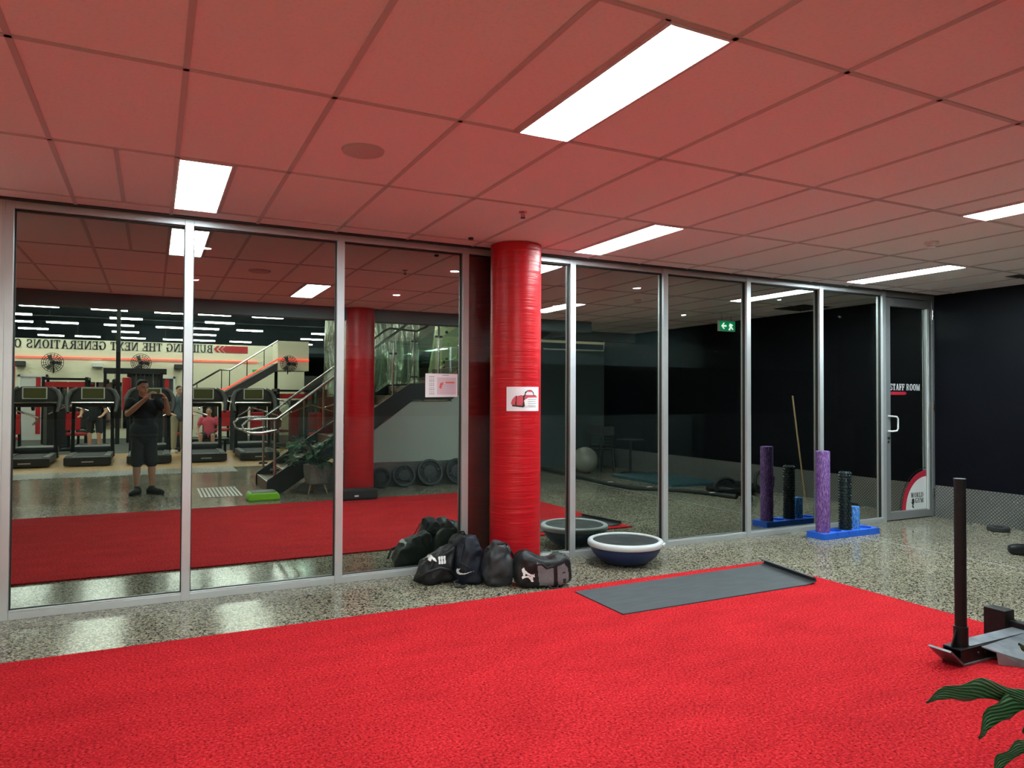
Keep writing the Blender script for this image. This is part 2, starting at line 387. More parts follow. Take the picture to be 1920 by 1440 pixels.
def font_mesh(s, size, align='LEFT'):
    cu = bpy.data.curves.new('t', 'FONT'); cu.body = s; cu.size = size; cu.align_x = align; cu.extrude = .0004
    o = bpy.data.objects.new('t', cu); C.objects.link(o)
    me = bpy.data.meshes.new_from_object(o.evaluated_get(bpy.context.evaluated_depsgraph_get()))
    C.objects.unlink(o); bpy.data.objects.remove(o)
    return [v.co.copy() for v in me.vertices], [tuple(p.vertices) for p in me.polygons]

# ------------------------------------------------------------------ the setting
struct(MB().box((-12, -4.6, -.1), (14.5, 10.1, 0)).build('floor', M['floor']))
struct(MB().box((-12, -9.5, -.1), (14.5, -4.6, .004)).build('floor_treadmills', M['gymfloor']))
struct(MB().box((-12, -45, -.1), (14.5, -9.5, 0)).build('floor_weights', M['gymrubber']))
# thin saw cut lines of the slab
cuts = MB()
cuts.box((6.96, -1, 0), (6.967, 5.8, .0012))
struct(cuts.build('trim_1', M['greyink']))

ceil = MB()
ceil.box((-8, 1.1, H + .006), (6.92, 5.95, H + .05)).box((6.92, -.45, H + .006), (9.1, 5.95, H + .05))
ceil = struct(ceil.build('ceiling', M['tile']))
g = MB(); hw = .012
for k in range(-12, 16):
    x = -.494 + .6 * k
    if x > 9: continue
    g.box((x - hw, 1.1 if x < 6.92 else -.45, H), (x + hw, 5.95, H + .01))
for y in (-.417, .783, 1.983, 3.183, 4.383, 5.583):
    g.box((6.92 if y < 1.1 else -8, y - hw, H), (9.05, y + hw, H + .0095))
for x, y0, y1 in ((-.194, 4.383, 5.583), (.412, 4.383, 5.583), (1.6, 1.983, 3.183), (3.4, 4.383, 5.583), (5.2, 1.983, 3.183), (7.0, 4.383, 5.583)):
    g.box((x - hw, y0, H), (x + hw, y1, H + .009))
g.build('ceiling_grid', M['grid'], ceil)
g2 = MB().box((-8, 5.80, H - .002), (9.05, 5.87, H + .012))
g2.build('shadow_angle', M['gasket'], ceil)

# bulkhead at the open edge of the low ceiling
bk = MB(); bk.box((-12, .85, 2.66), (6.92, 1.1, 3.6)).box((6.92, -.7, 2.66), (9.1, -.45, 3.6)).box((6.80, -.6, 2.66), (6.92, 1.0, 3.6))
struct(bk.build('wall_bulkhead', M['beam']))
# right wall: black paint over a checker plate dado
struct(MB().box((9.0, -1.6, .41), (9.12, 5.84, 2.86)).build('wall_right', M['blackwall']))
struct(MB().box((8.992, -1.6, 0), (9.12, 5.84, .41)).build('baseboard_right', M['plateYZ']))
struct(MB().box((9.06, 5.84, 0), (9.12, 5.98, 2.86)).build('trim_2', M['aludark']))
# back corner of the training area
struct(MB().box((5.6, -1.9, 0), (9.12, -1.75, 2.7)).build('wall_back_right', M['backwall']))
struct(MB().box((-12, 5.86, 0), (-.925, 6.0, H + .05)).build('wall_left', M['wallwhite']))
sk = MB().box((-.925, 5.858, 0), (-.905, 6.0, H)); struct(sk.build('trim_3', M['alu']))

# glazed wall: every bay is a frame with its pane
MC = [.2325, 1.3645, 2.470, 3.580, 4.686, 5.822, 6.956, 8.058]     # mullion centres
edges = [-.855] + MC
for k in range(8):
    xl, xr = edges[k], edges[k + 1]
    f = MB()
    l0 = xl + .03 if k else -.905
    if k == 0: f.box((-.905, FY, 0), (-.855, 5.99, H - .002)); l0 = -.855
    f.box((xr - .03, FY, 0), (xr + .03, 5.96, H - .002))
    f.box((l0, FY + .004, H - .052), (xr - .03, 5.96, H - .002)).box((l0, FY + .004, 0), (xr - .03, 5.96, .05))
    f.box((l0, FY + .012, .05), (xr - .03, FY + .03, .062))
    w_ = struct(f.build('window_%d' % (k + 1), M['alu'], bevel=.002))
    gk = MB()
    gk.box((l0, 5.89, .055), (l0 + .006, 5.912, H - .055)).box((xr - .036, 5.89, .055), (xr - .03, 5.912, H - .055))
    gk.box((l0, 5.89, H - .062), (xr - .03, 5.912, H - .054)).box((l0, 5.89, .05), (xr - .03, 5.912, .056))
    gk.build('gasket', M['gasket'], w_)
    MB().box((l0, D, .045), (xr - .03, D + .010, H - .04)).build('glass_pane', M['glass'], w_)

# staff room door
dr = MB()
X0, X1 = 8.09, 9.05
dr.box((X0, FY + .008, H - .06), (X1, 5.96, H - .002))
dr.box((X0, FY + .012, 0), (X0 + .012, 5.95, H - .06)).box((X1 - .05, FY + .012, 0), (X1, 5.95, H - .06))
door = struct(dr.build('door_1', M['aludark'], bevel=.002))
lf = MB()
a, b = X0 + .014, X1 - .052
lf.box((a, FY + .016, .012), (a + .085, 5.93, H - .07)).box((b - .085, FY + .016, .012), (b, 5.93, H - .07))
lf.box((a + .085, FY + .016, .012), (b - .085, 5.93, .11)).box((a + .085, FY + .016, H - .17), (b - .085, 5.93, H - .07))
leaf = lf.build('door_leaf', M['aludark'], door, bevel=.002)
MB().box((a + .085, D, .1), (b - .085, D + .01, H - .16)).build('glass_pane', M['glass'], door)
st = MB().box((b - .095, FY + .012, .1), (b - .087, FY + .02, H - .17)).box((b - .072, FY + .012, .1), (b - .064, FY + .02, H - .17))  # white strips stand in for the reflected door frame edges
st.build('frame_reflection', M['white'], door)
hd = MB(); hx = a + .04
hd.tube([(hx, FY + .016, 1.30), (hx, FY - .04, 1.30), (hx + .06, FY - .055, 1.295), (hx + .085, FY - .055, 1.27), (hx + .085, FY - .055, 1.15), (hx + .06, FY - .055, 1.12), (hx, FY - .04, 1.115), (hx, FY + .016, 1.115)], .010, 10)
hd.build('door_handle', M['white'], door, smooth=True)
lk = MB().lathe([(.0, -.012), (.018, -.012), (.02, 0)], 16, (hx, FY + .016, 1.03), 'Y').lathe([(.0, -.008), (.013, -.008), (.014, 0)], 16, (hx, FY + .016, .98), 'Y')
lk.build('lock', M['black'], door, smooth=True)
for z in (2.6, 1.42, .3):
    MB().lathe([(.011, -.06), (.011, .06)], 12, (b + .012, FY + .006, z)).build('hinge', M['chrome'], door, smooth=True)
GY = D - .003
tx = MB(); slab_text(tx, 'STAFF ROOM', a + .112, 1.622, .082, lambda v: Vector((v.x, GY + v.y, v.z)), .001, tw=.585)
tx.build('lettering', M['whiteink'], door)
ar = MB().prism([(a + .09, 1.565), (a + .40, 1.565), (a + .435, 1.585), (a + .40, 1.605), (a + .09, 1.605)], .001, lambda v: Vector((v.x, GY + v.y, v.z)))
ar.build('red_arrow', M['redprint'], door)
# quarter-round sticker at the foot of the door
cx, cz = b - .085, .112
def qarc(r0, r1, mb, y, sx=1.0):
    n = 24
    for i in range(n):
        p = [(cx - r * math.cos(t * PI / 2 / n) * sx, cz + r * math.sin(t * PI / 2 / n)) for r, t in ((r0, i), (r1, i), (r1, i + 1), (r0, i + 1))]
        if r0 < 1e-6: p = [p[0], p[1], p[2]]
        mb.prism(p, .0012, lambda v, y=y: Vector((v.x, y + v.y, v.z)))
q = MB(); qarc(.0, .41, q, GY, .98); stk = q.build('sticker', M['whiteink'], door)
q = MB(); qarc(.41, .485, q, GY, .98); q.build('sticker_band', M['redprint'], door)
q = MB(); qarc(.515, .522, q, GY, .98); q.build('sticker_line', M['ink'], door)
q = MB(); TT = lambda v: Vector((v.x, GY - .002 + v.y, v.z))
slab_text(q, 'WORLD', cx - .31, cz + .150, .06, TT, .001, tw=.25); slab_text(q, 'GYM', cx - .225, cz + .080, .06, TT, .001, tw=.165)
# small figure holding a globe
q.prism(arc(cx - .265, cz + .115, .022, .024, 0, 360, 16)[:-1], .001, TT)
q.prism([(cx - .30, cz + .09), (cx - .268, cz + .10), (cx - .235, cz + .10), (cx - .25, cz + .075), (cx - .262, cz + .045), (cx - .245, cz + .02), (cx - .262, cz + .015), (cx - .285, cz + .035), (cx - .275, cz + .06)], .001, TT)
q.build('sticker_print', M['ink'], door)

# staff room seen through the glass
struct(MB().box((-4, 9.98, 0), (12.3, 10.1, H)).build('wall_staff_room_back', M['officewall']))
nw = MB().box((-3.4, 9.96, 1.235), (12.2, 9.979, 2.045)); struct(nw.build('window_10', M['nightpane']))
struct(MB().box((12.3, 6.0, 0), (12.42, 10.1, H)).build('wall_staff_room_right', M['blackwall']))
struct(MB().box((-4.1, 6.0, 0), (-4, 10.1, H)).build('wall_staff_room_left', M['officewall']))
struct(MB().box((-4, 6.0, H), (12.4, 10.1, H + .05)).build('ceiling_staff_room', M['darkgrey']))
struct(MB().box((9.12, 5.97, 0), (12.4, 6.08, H)).build('wall_staff_room_front', M['blackwall']))
for k, (x0, x1, z0, z1, gs) in enumerate(((6.15, 8.2, .42, 1.22, 0), (8.32, 9.85, .42, 1.22, 0), (9.95, 10.55, .36, 1.22, 0), (11.1, 11.6, .40, 1.22, 0), (11.65, 12.25, .40, 1.10, 0))):
    c = thing('cabinet', ['wide dark grey cabinet left of the others behind the glass', 'dark grey cabinet with pale door panel behind the exit sign reflection', 'narrow dark cabinet behind the glass beside the purple roller reflection', 'tall narrow grey cabinet behind the last glass bay', 'low grey cabinet at the right end of the staff room'][k], 'cabinet', (x0, 9.5, 0), 0, 'cabinets in the staff room')
    MB().box((0, .05, 0), (x1 - x0, .44, z1)).build('body', M['blind'], c)
    MB().box((.03, .03, z0 - .3), ((x1 - x0) * .5 - .01, .05, z1 - .04)).build('door', M['officewall'], c)
    MB().box(((x1 - x0) * .5 + .01, .03, z0 - .3), (x1 - x0 - .03, .05, z1 - .04)).build('door', M['officewall'], c)

# ------------------------------------------------------------------ ceiling fittings
LP = [(1.616, 1.995, 'long white ceiling light panel nearest above the red turf'), (.116, 4.395, 'white ceiling light panel above the leftmost glass bays'),
      (3.412, 4.395, 'white ceiling light panel just right of the red column'), (5.212, 1.995, 'ceiling light panel cut by the right edge of the photo'),
      (7.012, 4.395, 'farthest white ceiling light panel before the staff room door')]
for k, (x, y, lab) in enumerate(LP):
    t = thing('ceiling_light', lab, 'ceiling light', (x, y, H - .004), 0, 'ceiling light panels')
    lm = mat('panel light %d' % k, (1, 1, 1), .5, emit=(.80, .99, 1.0), es=PANEL_E * (1.1, .75, 1.3, 1.4, 1.9)[k])
    MB().box((.006, .006, 0), (.276, 1.170, .008)).build('diffuser', lm, t)
    f = MB().box((-.004, -.004, -.003), (.286, .006, .012)).box((-.004, 1.17, -.003), (.286, 1.18, .012)).box((-.004, .006, -.003), (.006, 1.17, .012)).box((.276, .006, -.003), (.286, 1.17, .012))
    f.build('frame', M['white'], t)
t = thing('ceiling_speaker', 'flat round pink-lit ceiling speaker grille left of the long light', 'speaker', (1.0, 3.81, H - .012))
MB().lathe([(.0, 0), (.095, 0), (.11, .006), (.115, .02)], 40, (0, 0, 0)).build('grille', M['grid'], t, smooth=True)
MB().lathe([(.0, -.006), (.008, -.005), (.01, .002)], 12, (-.025, 0, 0)).build('indicator', M['white'], t, smooth=True)
t = thing('smoke_detector', 'small white round smoke detector on the ceiling at right', 'smoke detector', (5.89, 3.84, H - .05))
MB().lathe([(.0, 0), (.028, 0), (.034, .012), (.03, .016), (.045, .03), (.055, .04), (.055, .056)], 28).build('housing', M['white'], t, smooth=True)
MB().lathe([(.031, .013), (.031, .02)], 28).build('vent_ring', M['ink'], t)
t = thing('sprinkler_head', 'tiny brass sprinkler head in the ceiling above the red column', 'sprinkler', (2.36, 4.56, H - .04))
MB().lathe([(.0, .04), (.03, .042), (.03, .047)], 20).lathe([(.008, .012), (.008, .045)], 10).build('body', M['chrome'], t, smooth=True)
MB().lathe([(.0, 0), (.018, 0), (.018, .003)], 16).tube([(-.012, 0, .03), (-.014, 0, .012), (0, 0, .003)], .002, 6).tube([(.012, 0, .03), (.014, 0, .012), (0, 0, .003)], .002, 6).build('deflector', M['blacksteel'], t)
t = thing('sprinkler_head', 'dark sprinkler stub in the ceiling beside the column top', 'sprinkler', (2.36, 5.50, H - .012))
MB().lathe([(.0, 0), (.02, .0), (.022, .014)], 16).build('cap', M['ink'], t, smooth=True)
t = thing('ceiling_vent', 'dark ceiling vent at the far right above the black wall', 'vent', (8.25, 4.0, H - .006))
v = MB()
for k in range(8): v.box((.0, .02 + k * .065, 0), (.55, .045 + k * .065, .012))
v.build('louvre', M['darkgrey'], t); MB().box((0, 0, .008), (.56, .56, .014)).build('backing', M['ink'], t)
# exit sign hanging in the corner
t = thing('exit_sign', 'green illuminated exit sign with white arrow hanging from the ceiling', 'exit sign', (8.22, 3.05, H - .26))
MB().box((-.17, -.02, 0), (.17, .02, .17)).build('housing', M['white'], t, bevel=.004)
MB().box((-.16, .02, .01), (.16, .024, .16)).build('face', M['green'], t)
TE = lambda v: Vector((v.x, .0245 + v.y, v.z))
MB().prism([(-.13, .085), (-.08, .135), (-.055, .135), (-.085, .100), (-.02, .100), (-.02, .070), (-.085, .070), (-.055, .035), (-.08, .035)], .002, TE).build('arrow', M['exitwhite'], t)
MB().prism([(.02, .02), (.06, .02), (.075, .06), (.10, .03), (.13, .03), (.09, .08), (.12, .10), (.09, .12), (.05, .13), (.03, .09), (.05, .07)], .002, TE).build('running_figure', M['exitwhite'], t)
for x in (-.1, .1): MB().tube([(x, 0, .17), (x, 0, .26)], .004, 6).build('hanger', M['chrome'], t)
dl0 = None
for k, (x, y) in enumerate([(.41, 6.94), (.41, 8.9), (2.82, 7.0), (2.82, 9.0), (5.2, 7.05), (5.2, 9.0), (7.55, 9.0), (7.5, 7.0), (9.9, 8.0)]):
    lab = 'small round downlight in the staff room ceiling behind the glass'
    if dl0 is None:
        dl0 = t = thing('downlight', lab, 'downlight', (x, y, H - .012), 0, 'staff room downlights')
        MB().lathe([(.0, .004), (.042, .004)], 24).build('lens', M['down'], t); MB().lathe([(.043, .004), (.048, 0), (.058, .001), (.06, .010)], 24).build('trim_ring', M['white'], t, smooth=True)
    else: t = copy_tree(dl0); t.location = (x, y, H - .012)

# ------------------------------------------------------------------ columns
def column(x, y, lab):
    c = MB().lathe([(.222, 0), (.222, H * .25), (.222, H * .5), (.222, H * .75), (.222, H)], 72, (0, 0, 0)).build('column', M['column'], None, smooth=True, loc=(x, y, 0))
    return tag(c, lab, 'column', 'round red columns')
col1 = column(2.84, 5.615, 'round glossy red column standing against the glass wall')
column(2.80, 1.04, 'round red column seen only in the glass reflection')

def curved(cxy, r, ang0, z0, name, mats, parent=None):
    """sheet wrapped round the column; returns a mapper u,v -> point"""
    def P(u, v, off=0.): 
        a_ = ang0 + u / r; return Vector((cxy[0] + (r + off) * math.cos(a_), cxy[1] + (r + off) * math.sin(a_), z0 + v))
    return P
# notice on the column: paper with a red sports bag picture
th = math.atan2(-5.615, -2.84)            # side facing the camera
P = curved((0, 0), .222, th, 0, '', None)
NW, NH = .315, .205
nt = thing('paper_notice', 'white notice with red sports bag picture taped to the red column', 'notice', (2.84, 5.615, 1.40))
U0 = -.075                                 # left edge along the arc
def sheet(mb, u0, u1, v0, v1, off, n=16):
    vs = []; fs = []
    for i in range(n + 1):
        u = u0 + (u1 - u0) * i / n
        vs += [P(u, v0, off), P(u, v1, off), P(u, v0, off + .0012), P(u, v1, off + .0012)]
    for i in range(n):
        a_, b_ = i * 4, i * 4 + 4
        fs += [(a_, b_, b_ + 1, a_ + 1), (a_ + 2, a_ + 3, b_ + 3, b_ + 2), (a_, a_ + 2, b_ + 2, b_), (a_ + 1, b_ + 1, b_ + 3, a_ + 3)]
    fs += [(0, 1, 3, 2), (n * 4, n * 4 + 2, n * 4 + 3, n * 4 + 1)]
    mb.add(vs, fs)
def flatcurved(poly, off):
    """polygon in unit notice coordinates, laid on the paper"""
    mb = MB(); 
    return lambda v: P(U0 + v.x * NW, v.z * NH, off - v.y)
m_ = MB(); sheet(m_, U0, U0 + NW, 0, NH, .002); m_.build('sheet', M['paper'], nt)
def pp(polys, name, mm, off, cell=.0125):
    mb = MB()
    for p in polys:
        x0_, z0_ = min(q[0] for q in p), min(q[1] for q in p); nx_, nz_ = int((max(q[0] for q in p) - x0_) / cell) + 1, int((max(q[1] for q in p) - z0_) / cell) + 1
        for i in range(nx_):
            for j in range(nz_):
                if inside((x0_ + (i + .5) * cell, z0_ + (j + .5) * cell), p):
                    mb.add([P(U0 + (x0_ + a_ * cell) * NW, (z0_ + b_ * cell) * NH, off) for a_, b_ in ((i, j), (i + 1, j), (i + 1, j + 1), (i, j + 1))], [(0, 1, 2, 3)])
    mb.build(name, mm, nt)
M['bagred'] = mat('printed bag red', (.62, .07, .10), .6)
pp([[(.12, .30), (.16, .22), (.44, .18), (.48, .28), (.47, .62), (.40, .66), (.22, .60), (.15, .46)], [(.5, .30), (.56, .24), (.88, .3), (.93, .56), (.86, .66), (.5, .66)]], 'bag_picture', M['bagred'], .0040)
pp([[(.235, .2), (.265, .2), (.275, .64), (.25, .63)], [(.43, .17), (.49, .22), (.49, .66), (.45, .66)], [(.14, .2), (.45, .15), (.50, .21), (.16, .25)]] +
   [[(.47, .60), (.50, .78), (.57, .86), (.70, .86), (.77, .78), (.80, .62), (.77, .62), (.745, .76), (.69, .81), (.58, .81), (.53, .76), (.50, .60)]], 'bag_straps', M['ink'], .0046)
pp([[(.57, .83), (.60, .88), (.69, .88), (.72, .83), (.69, .79), (.60, .79)]], 'bag_grip', M['bagred'], .0052)
pp([[(.50, .18), (.92, .20), (.94, .56), (.60, .56), (.47, .44)]], 'text_panel', M['whiteink'], .0058)
pp([[(.58, .47 - .085 * k), (.88 - .04 * (k % 2), .47 - .085 * k), (.88 - .04 * (k % 2), .495 - .085 * k), (.58, .495 - .085 * k)] for k in range(4)], 'text_lines', M['greyink'], .0064)

# printed timetable on the glass
t = thing('paper_poster', 'pink-white printed timetable taped to the glass left of the column', 'poster', (2.112, D - .002, 1.513))
PW, PH = .30, .207
PT = lambda e: (lambda v: Vector((v.x * PW, -e - v.y, v.z * PH)))
MB().prism([(0, 0), (1, .02), (1, 1), (0, 1)], .001, PT(.0)).build('sheet', M['paper'], t)
mb = MB()
for r_ in range(9):
    for c_ in range(3): mb.prism([(.12 + c_ * .055, .12 + r_ * .09), (.155 + c_ * .055, .12 + r_ * .09), (.155 + c_ * .055, .17 + r_ * .09 - .02 * (r_ % 2)), (.12 + c_ * .055, .17 + r_ * .09 - .02 * (r_ % 2))], .0006, PT(.0012))
mb.prism([(.52, .92), (.72, .92), (.72, .95), (.52, .95)], .0006, PT(.0012))
for r_ in range(6): mb.prism([(.46, .12 + r_ * .085), (.86, .12 + r_ * .085), (.86, .127 + r_ * .085), (.46, .127 + r_ * .085)], .0006, PT(.0012))
mb.build('small_print', M['greyink'], t)
M['orange'] = mat('orange print', (.75, .16, .08), .6); M['pinkprint'] = mat('pink print', (.72, .56, .66), .7)
MB().prism([(.36, .84), (.95, .84), (.95, .12), (.36, .12)], .0003, PT(.001)).build('pink_field', M['pinkprint'], t)
MB().prism([(.42, .42), (.46, .62), (.50, .60), (.52, .66), (.55, .62), (.53, .52), (.50, .48), (.50, .38), (.46, .36)], .0006, PT(.0022)).prism([(.62, .6), (.9, .6), (.9, .655), (.62, .655)], .0006, PT(.0022)).build('orange_heading', M['orange'], t)

# ------------------------------------------------------------------ turf, mat
tf = MB().bbox((-8, 1.33, 0), (5.03, 4.91, .014), .004).build('turf_strip', M['turf'])
tag(tf, 'wide bright red turf strip across the polished concrete floor', 'turf')
mt = thing('exercise_mat', 'grey exercise mat with one curled end lying on the red turf', 'exercise mat', (0, 0, .014))
n = 40; vs = []; fs = []
def matpt(s_, w_):   # s along, w across 0..1
    a0, a1 = Vector((2.93, 4.125)), Vector((4.70, 4.13)); b0, b1 = Vector((2.93, 4.76)), Vector((4.82, 4.80))
    lo, hi = a0.lerp(a1, min(s_, 1)), b0.lerp(b1, min(s_, 1)); p = lo.lerp(hi, w_); return p
prof = [(i / 24, 0.) for i in range(25)]
for i in range(len(prof)):
    for j in (0, 1):
        p = matpt(prof[i][0], j); vs += [(p.x, p.y, 0.0), (p.x, p.y, .008)]
# curled end
L0 = len(prof)
for i in range(1, 13):
    a_ = PI * 1.15 * i / 12; dx = math.sin(a_) * .034; dz = (1 - math.cos(a_)) * .030
    for j in (0, 1):
        p = matpt(1, j); e = Vector((p.x + .10 * min(1, i / 4) + dx, p.y)); r_ = (math.cos(a_), math.sin(a_))
        vs += [(e.x, e.y, dz * 1.0), (e.x - math.sin(a_) * .008, e.y, dz + math.cos(a_) * .008)]
for i in range(len(vs) // 4 - 1):
    o = i * 4; q = o + 4
    fs += [(o, q, q + 2, o + 2), (o + 1, o + 3, q + 3, q + 1), (o, o + 1, q + 1, q), (o + 2, q + 2, q + 3, o + 3)]
e = len(vs) - 4; fs += [(0, 2, 3, 1), (e, e + 1, e + 3, e + 2)]
MB().add(vs, fs).build('sheet', M['mat'], mt, smooth=True)

# ------------------------------------------------------------------ balance trainer
t = thing('balance_trainer', 'blue half-dome balance trainer with black platform standing by the glass', 'balance trainer', (3.90, 5.46, 0))
dome = [(.0, .0), (.13, .0), (.19, .012), (.245, .045), (.29, .09), (.315, .13), (.325, .165), (.325, .17)]
MB().lathe(dome, 64).build('dome', M['navy'], t, smooth=True)
MB().lathe([(.325, .165), (.340, .168), (.346, .176), (.346, .203), (.338, .215), (.318, .222), (.30, .216), (.298, .205)], 64).build('rim', M['rimgrey'], t, smooth=True)
MB().lathe([(.0, .208), (.24, .208), (.27, .203), (.30, .207)], 64).build('platform', M['bosutop'], t, smooth=True)
MB().bbox((-.05, -.01, -.011), (.05, .01, .011), .004).build('side_grip', M['rimgrey'], t, loc=(.235, -.262, .192), rotz=.72)

# ------------------------------------------------------------------ foam rollers in their stand
BA = math.atan2(5.345 - 5.40, .9)
t = thing('roller_stand', 'long blue foam stand with round sockets holding three rollers', 'roller stand', (6.43, 5.39, 0), .012)
LN, WD, HT = .90, .235, .065
# plate with five sockets
bm = bmesh.new()
def stand_mesh():
    sock = [(.115, .115), (.30, .115), (.475, .115), (.625, .115), (.79, .115)]; rr = [.078, .075, .075, .062, .075]
    mb = MB(); n = 32
    mb.box((0, 0, 0), (LN, WD, HT - .035))
    xs = [0, .205, .39, .553, .705, LN]
    for k in range(5):
        c_ = Vector((sock[k][0], sock[k][1])); x0_, x1_ = xs[k], xs[k + 1]; vs = []; fs = []
        for i in range(n):
            a_ = 2 * PI * i / n; d = Vector((math.cos(a_), math.sin(a_)))
            tt = min(((x1_ - c_.x) / d.x) if d.x > 1e-6 else ((x0_ - c_.x) / d.x if d.x < -1e-6 else 9), ((WD - c_.y) / d.y) if d.y > 1e-6 else ((0 - c_.y) / d.y if d.y < -1e-6 else 9))
            o_ = c_ + d * tt; i_ = c_ + d * rr[k]
            vs += [(i_.x, i_.y, HT), (o_.x, o_.y, HT), (i_.x, i_.y, HT - .035), (o_.x, o_.y, HT - .035)]
        for i in range(n):
            a_, b_ = i * 4, ((i + 1) % n) * 4
            fs += [(a_, b_, b_ + 1, a_ + 1), (a_ + 2, a_, b_, b_ + 2)] + [(a_ + 1, b_ + 1, b_ + 3, a_ + 3)]
        mb.add(vs, fs)
    return mb
stand_mesh().build('base', M['bluefoam'], t)
Wp = lambda x, y: (6.43 + x, 5.39 + y + x * .012, .0315)
r1 = MB().lathe([(.0, 0), (.068, 0), (.074, .004), (.074, .90), (.068, .912), (.0, .912)], 40).build('foam_roller', M['purple'], None, smooth=True, loc=Wp(.115, .115))
tag(r1, 'tall purple marbled foam roller upright in the blue stand', 'foam roller')
t = thing('massage_roller', 'black knobbly massage roller upright beside the purple roller', 'foam roller', Wp(.475, .116))
MB().lathe([(.0, 0), (.052, 0), (.057, .004), (.057, .668), (.052, .674), (.04, .676), (.038, .66), (.0, .66)], 40).build('core', M['knob'], t, smooth=True)
kb = MB()
for i in range(21):
    for j in range(10):
        a_ = 2 * PI * (j + .5 * (i % 2)) / 10; z = .028 + i * .0312
        kb.lathe([(.0155, 0), (.012, .012), (.0, .015)], 6, (0, 0, 0), 'Z', rot=Matrix.Identity(3))
        k0 = len(kb.v) - 18
        R_ = Rz(a_) @ Ry(PI / 2)
        for q in range(k0, len(kb.v)):
            v = R_ @ Vector(kb.v[q]); v += Vector((math.cos(a_) * .056, math.sin(a_) * .056, z)); kb.v[q] = tuple(v)
kb.build('knobs', M['knob'], t)
r3 = MB().lathe([(.0, 0), (.050, 0), (.055, .004), (.055, .272), (.05, .278), (.0, .278)], 36).build('foam_roller', M['bluemarble'], None, smooth=True, loc=Wp(.625, .115))
tag(r3, 'short blue marbled foam roller, smallest in the blue stand', 'foam roller')

# ------------------------------------------------------------------ weight disc and rope by the right wall
t = thing('weight_plate', 'flat black rubber weight plate lying by the checker plate wall', 'weight plate', (8.73, 4.92, 0))
MB().lathe([(.025, 0), (.105, 0), (.115, .008), (.115, .042), (.105, .050), (.08, .044), (.05, .044), (.045, .058), (.025, .058), (.025, 0)], 40).build('disc', M['rubber'], t, smooth=True)
MB().lathe([(.018, .0), (.018, .06), (.026, .06), (.026, 0), (.018, 0)], 24).build('bore_ring', M['chrome'], t, smooth=True)

# ------------------------------------------------------------------ gym bags against the column
from mathutils.bvhtree import BVHTree
def blob(rx, ry, rz, seed=0, amp=.02, e1=.6, e2=.6, nu=56, nv=36, freq=7., shape=None, sag=0.):
    """soft bag: superellipsoid with folds, standing on z=0"""
    sg = lambda v, e: math.copysign(abs(v) ** e, v)
    vs = []; fs = []
    for j in range(nv + 1):
        ph = -PI / 2 + PI * j / nv
        for i in range(nu):
            th_ = 2 * PI * i / nu
            x = rx * sg(math.cos(ph), e1) * sg(math.cos(th_), e2); y = ry * sg(math.cos(ph), e1) * sg(math.sin(th_), e2); z = rz * sg(math.sin(ph), e1)
            p = Vector((x, y, z + rz))
            if shape: p = Vector(shape(p))
            nn = Vector((x / rx, y / ry, z / rz)).normalized() if (abs(x) + abs(y) + abs(z)) > 1e-9 else Vector((0, 0, 1))
            d = noise.noise(Vector((p.x * freq + seed * 7.3, p.y * freq, p.z * freq * 1.3)))
            r_ = 1 - abs(noise.noise(Vector((p.x * freq * 1.9 + seed, p.y * freq * 1.9 + 5, p.z * freq * 1.2)))) * 2
            p += nn * (amp * d + amp * .75 * r_)
            p.z = max(p.z, .0)
            vs.append(p)
    for j in range(nv):
        for i in range(nu):
            fs.append((j * nu + i, j * nu + (i + 1) % nu, (j + 1) * nu + (i + 1) % nu, (j + 1) * nu + i))
    return MB().add(vs, fs)
def bvh_of(mb): return BVHTree.FromPolygons([Vector(v) for v in mb.v], mb.f)
def decal(bvh, U, polys, cell, off=.003, org=(0, 0)):
    """lays flat outlines (u across, z up) on a bag, seen along direction U x Z"""
    U = Vector((U[0], U[1], 0)).normalized(); W_ = Vector((-U.y, U.x, 0))       # W_ points away from the viewer
    mb = MB()
    for poly in polys:
        us = [p[0] for p in poly]; zs = [p[1] for p in poly]; idx = {}; vs = []; fs = []
        nu, nz = int((max(us) - min(us)) / cell) + 1, int((max(zs) - min(zs)) / cell) + 1
        def vert(i, j):
            if (i, j) in idx: return idx[(i, j)]
            u, z = min(us) + i * cell + org[0], min(zs) + j * cell + org[1]
            o_ = U * u + Vector((0, 0, z)) - W_ * 2
            h_, nrm, _, _ = bvh.ray_cast(o_, W_)
            if h_ is None: idx[(i, j)] = None; return None
            vs.append(h_ - W_ * off); idx[(i, j)] = len(vs) - 1; return idx[(i, j)]
        for i in range(nu):
            for j in range(nz):
                if inside((min(us) + (i + .5) * cell, min(zs) + (j + .5) * cell), poly):
                    q = [vert(i, j), vert(i + 1, j), vert(i + 1, j + 1), vert(i, j + 1)]
                    if None not in q: fs.append(q)
        mb.add(vs, fs)
    return mb
UV = (0.90, -0.43)       # image-right direction near the column
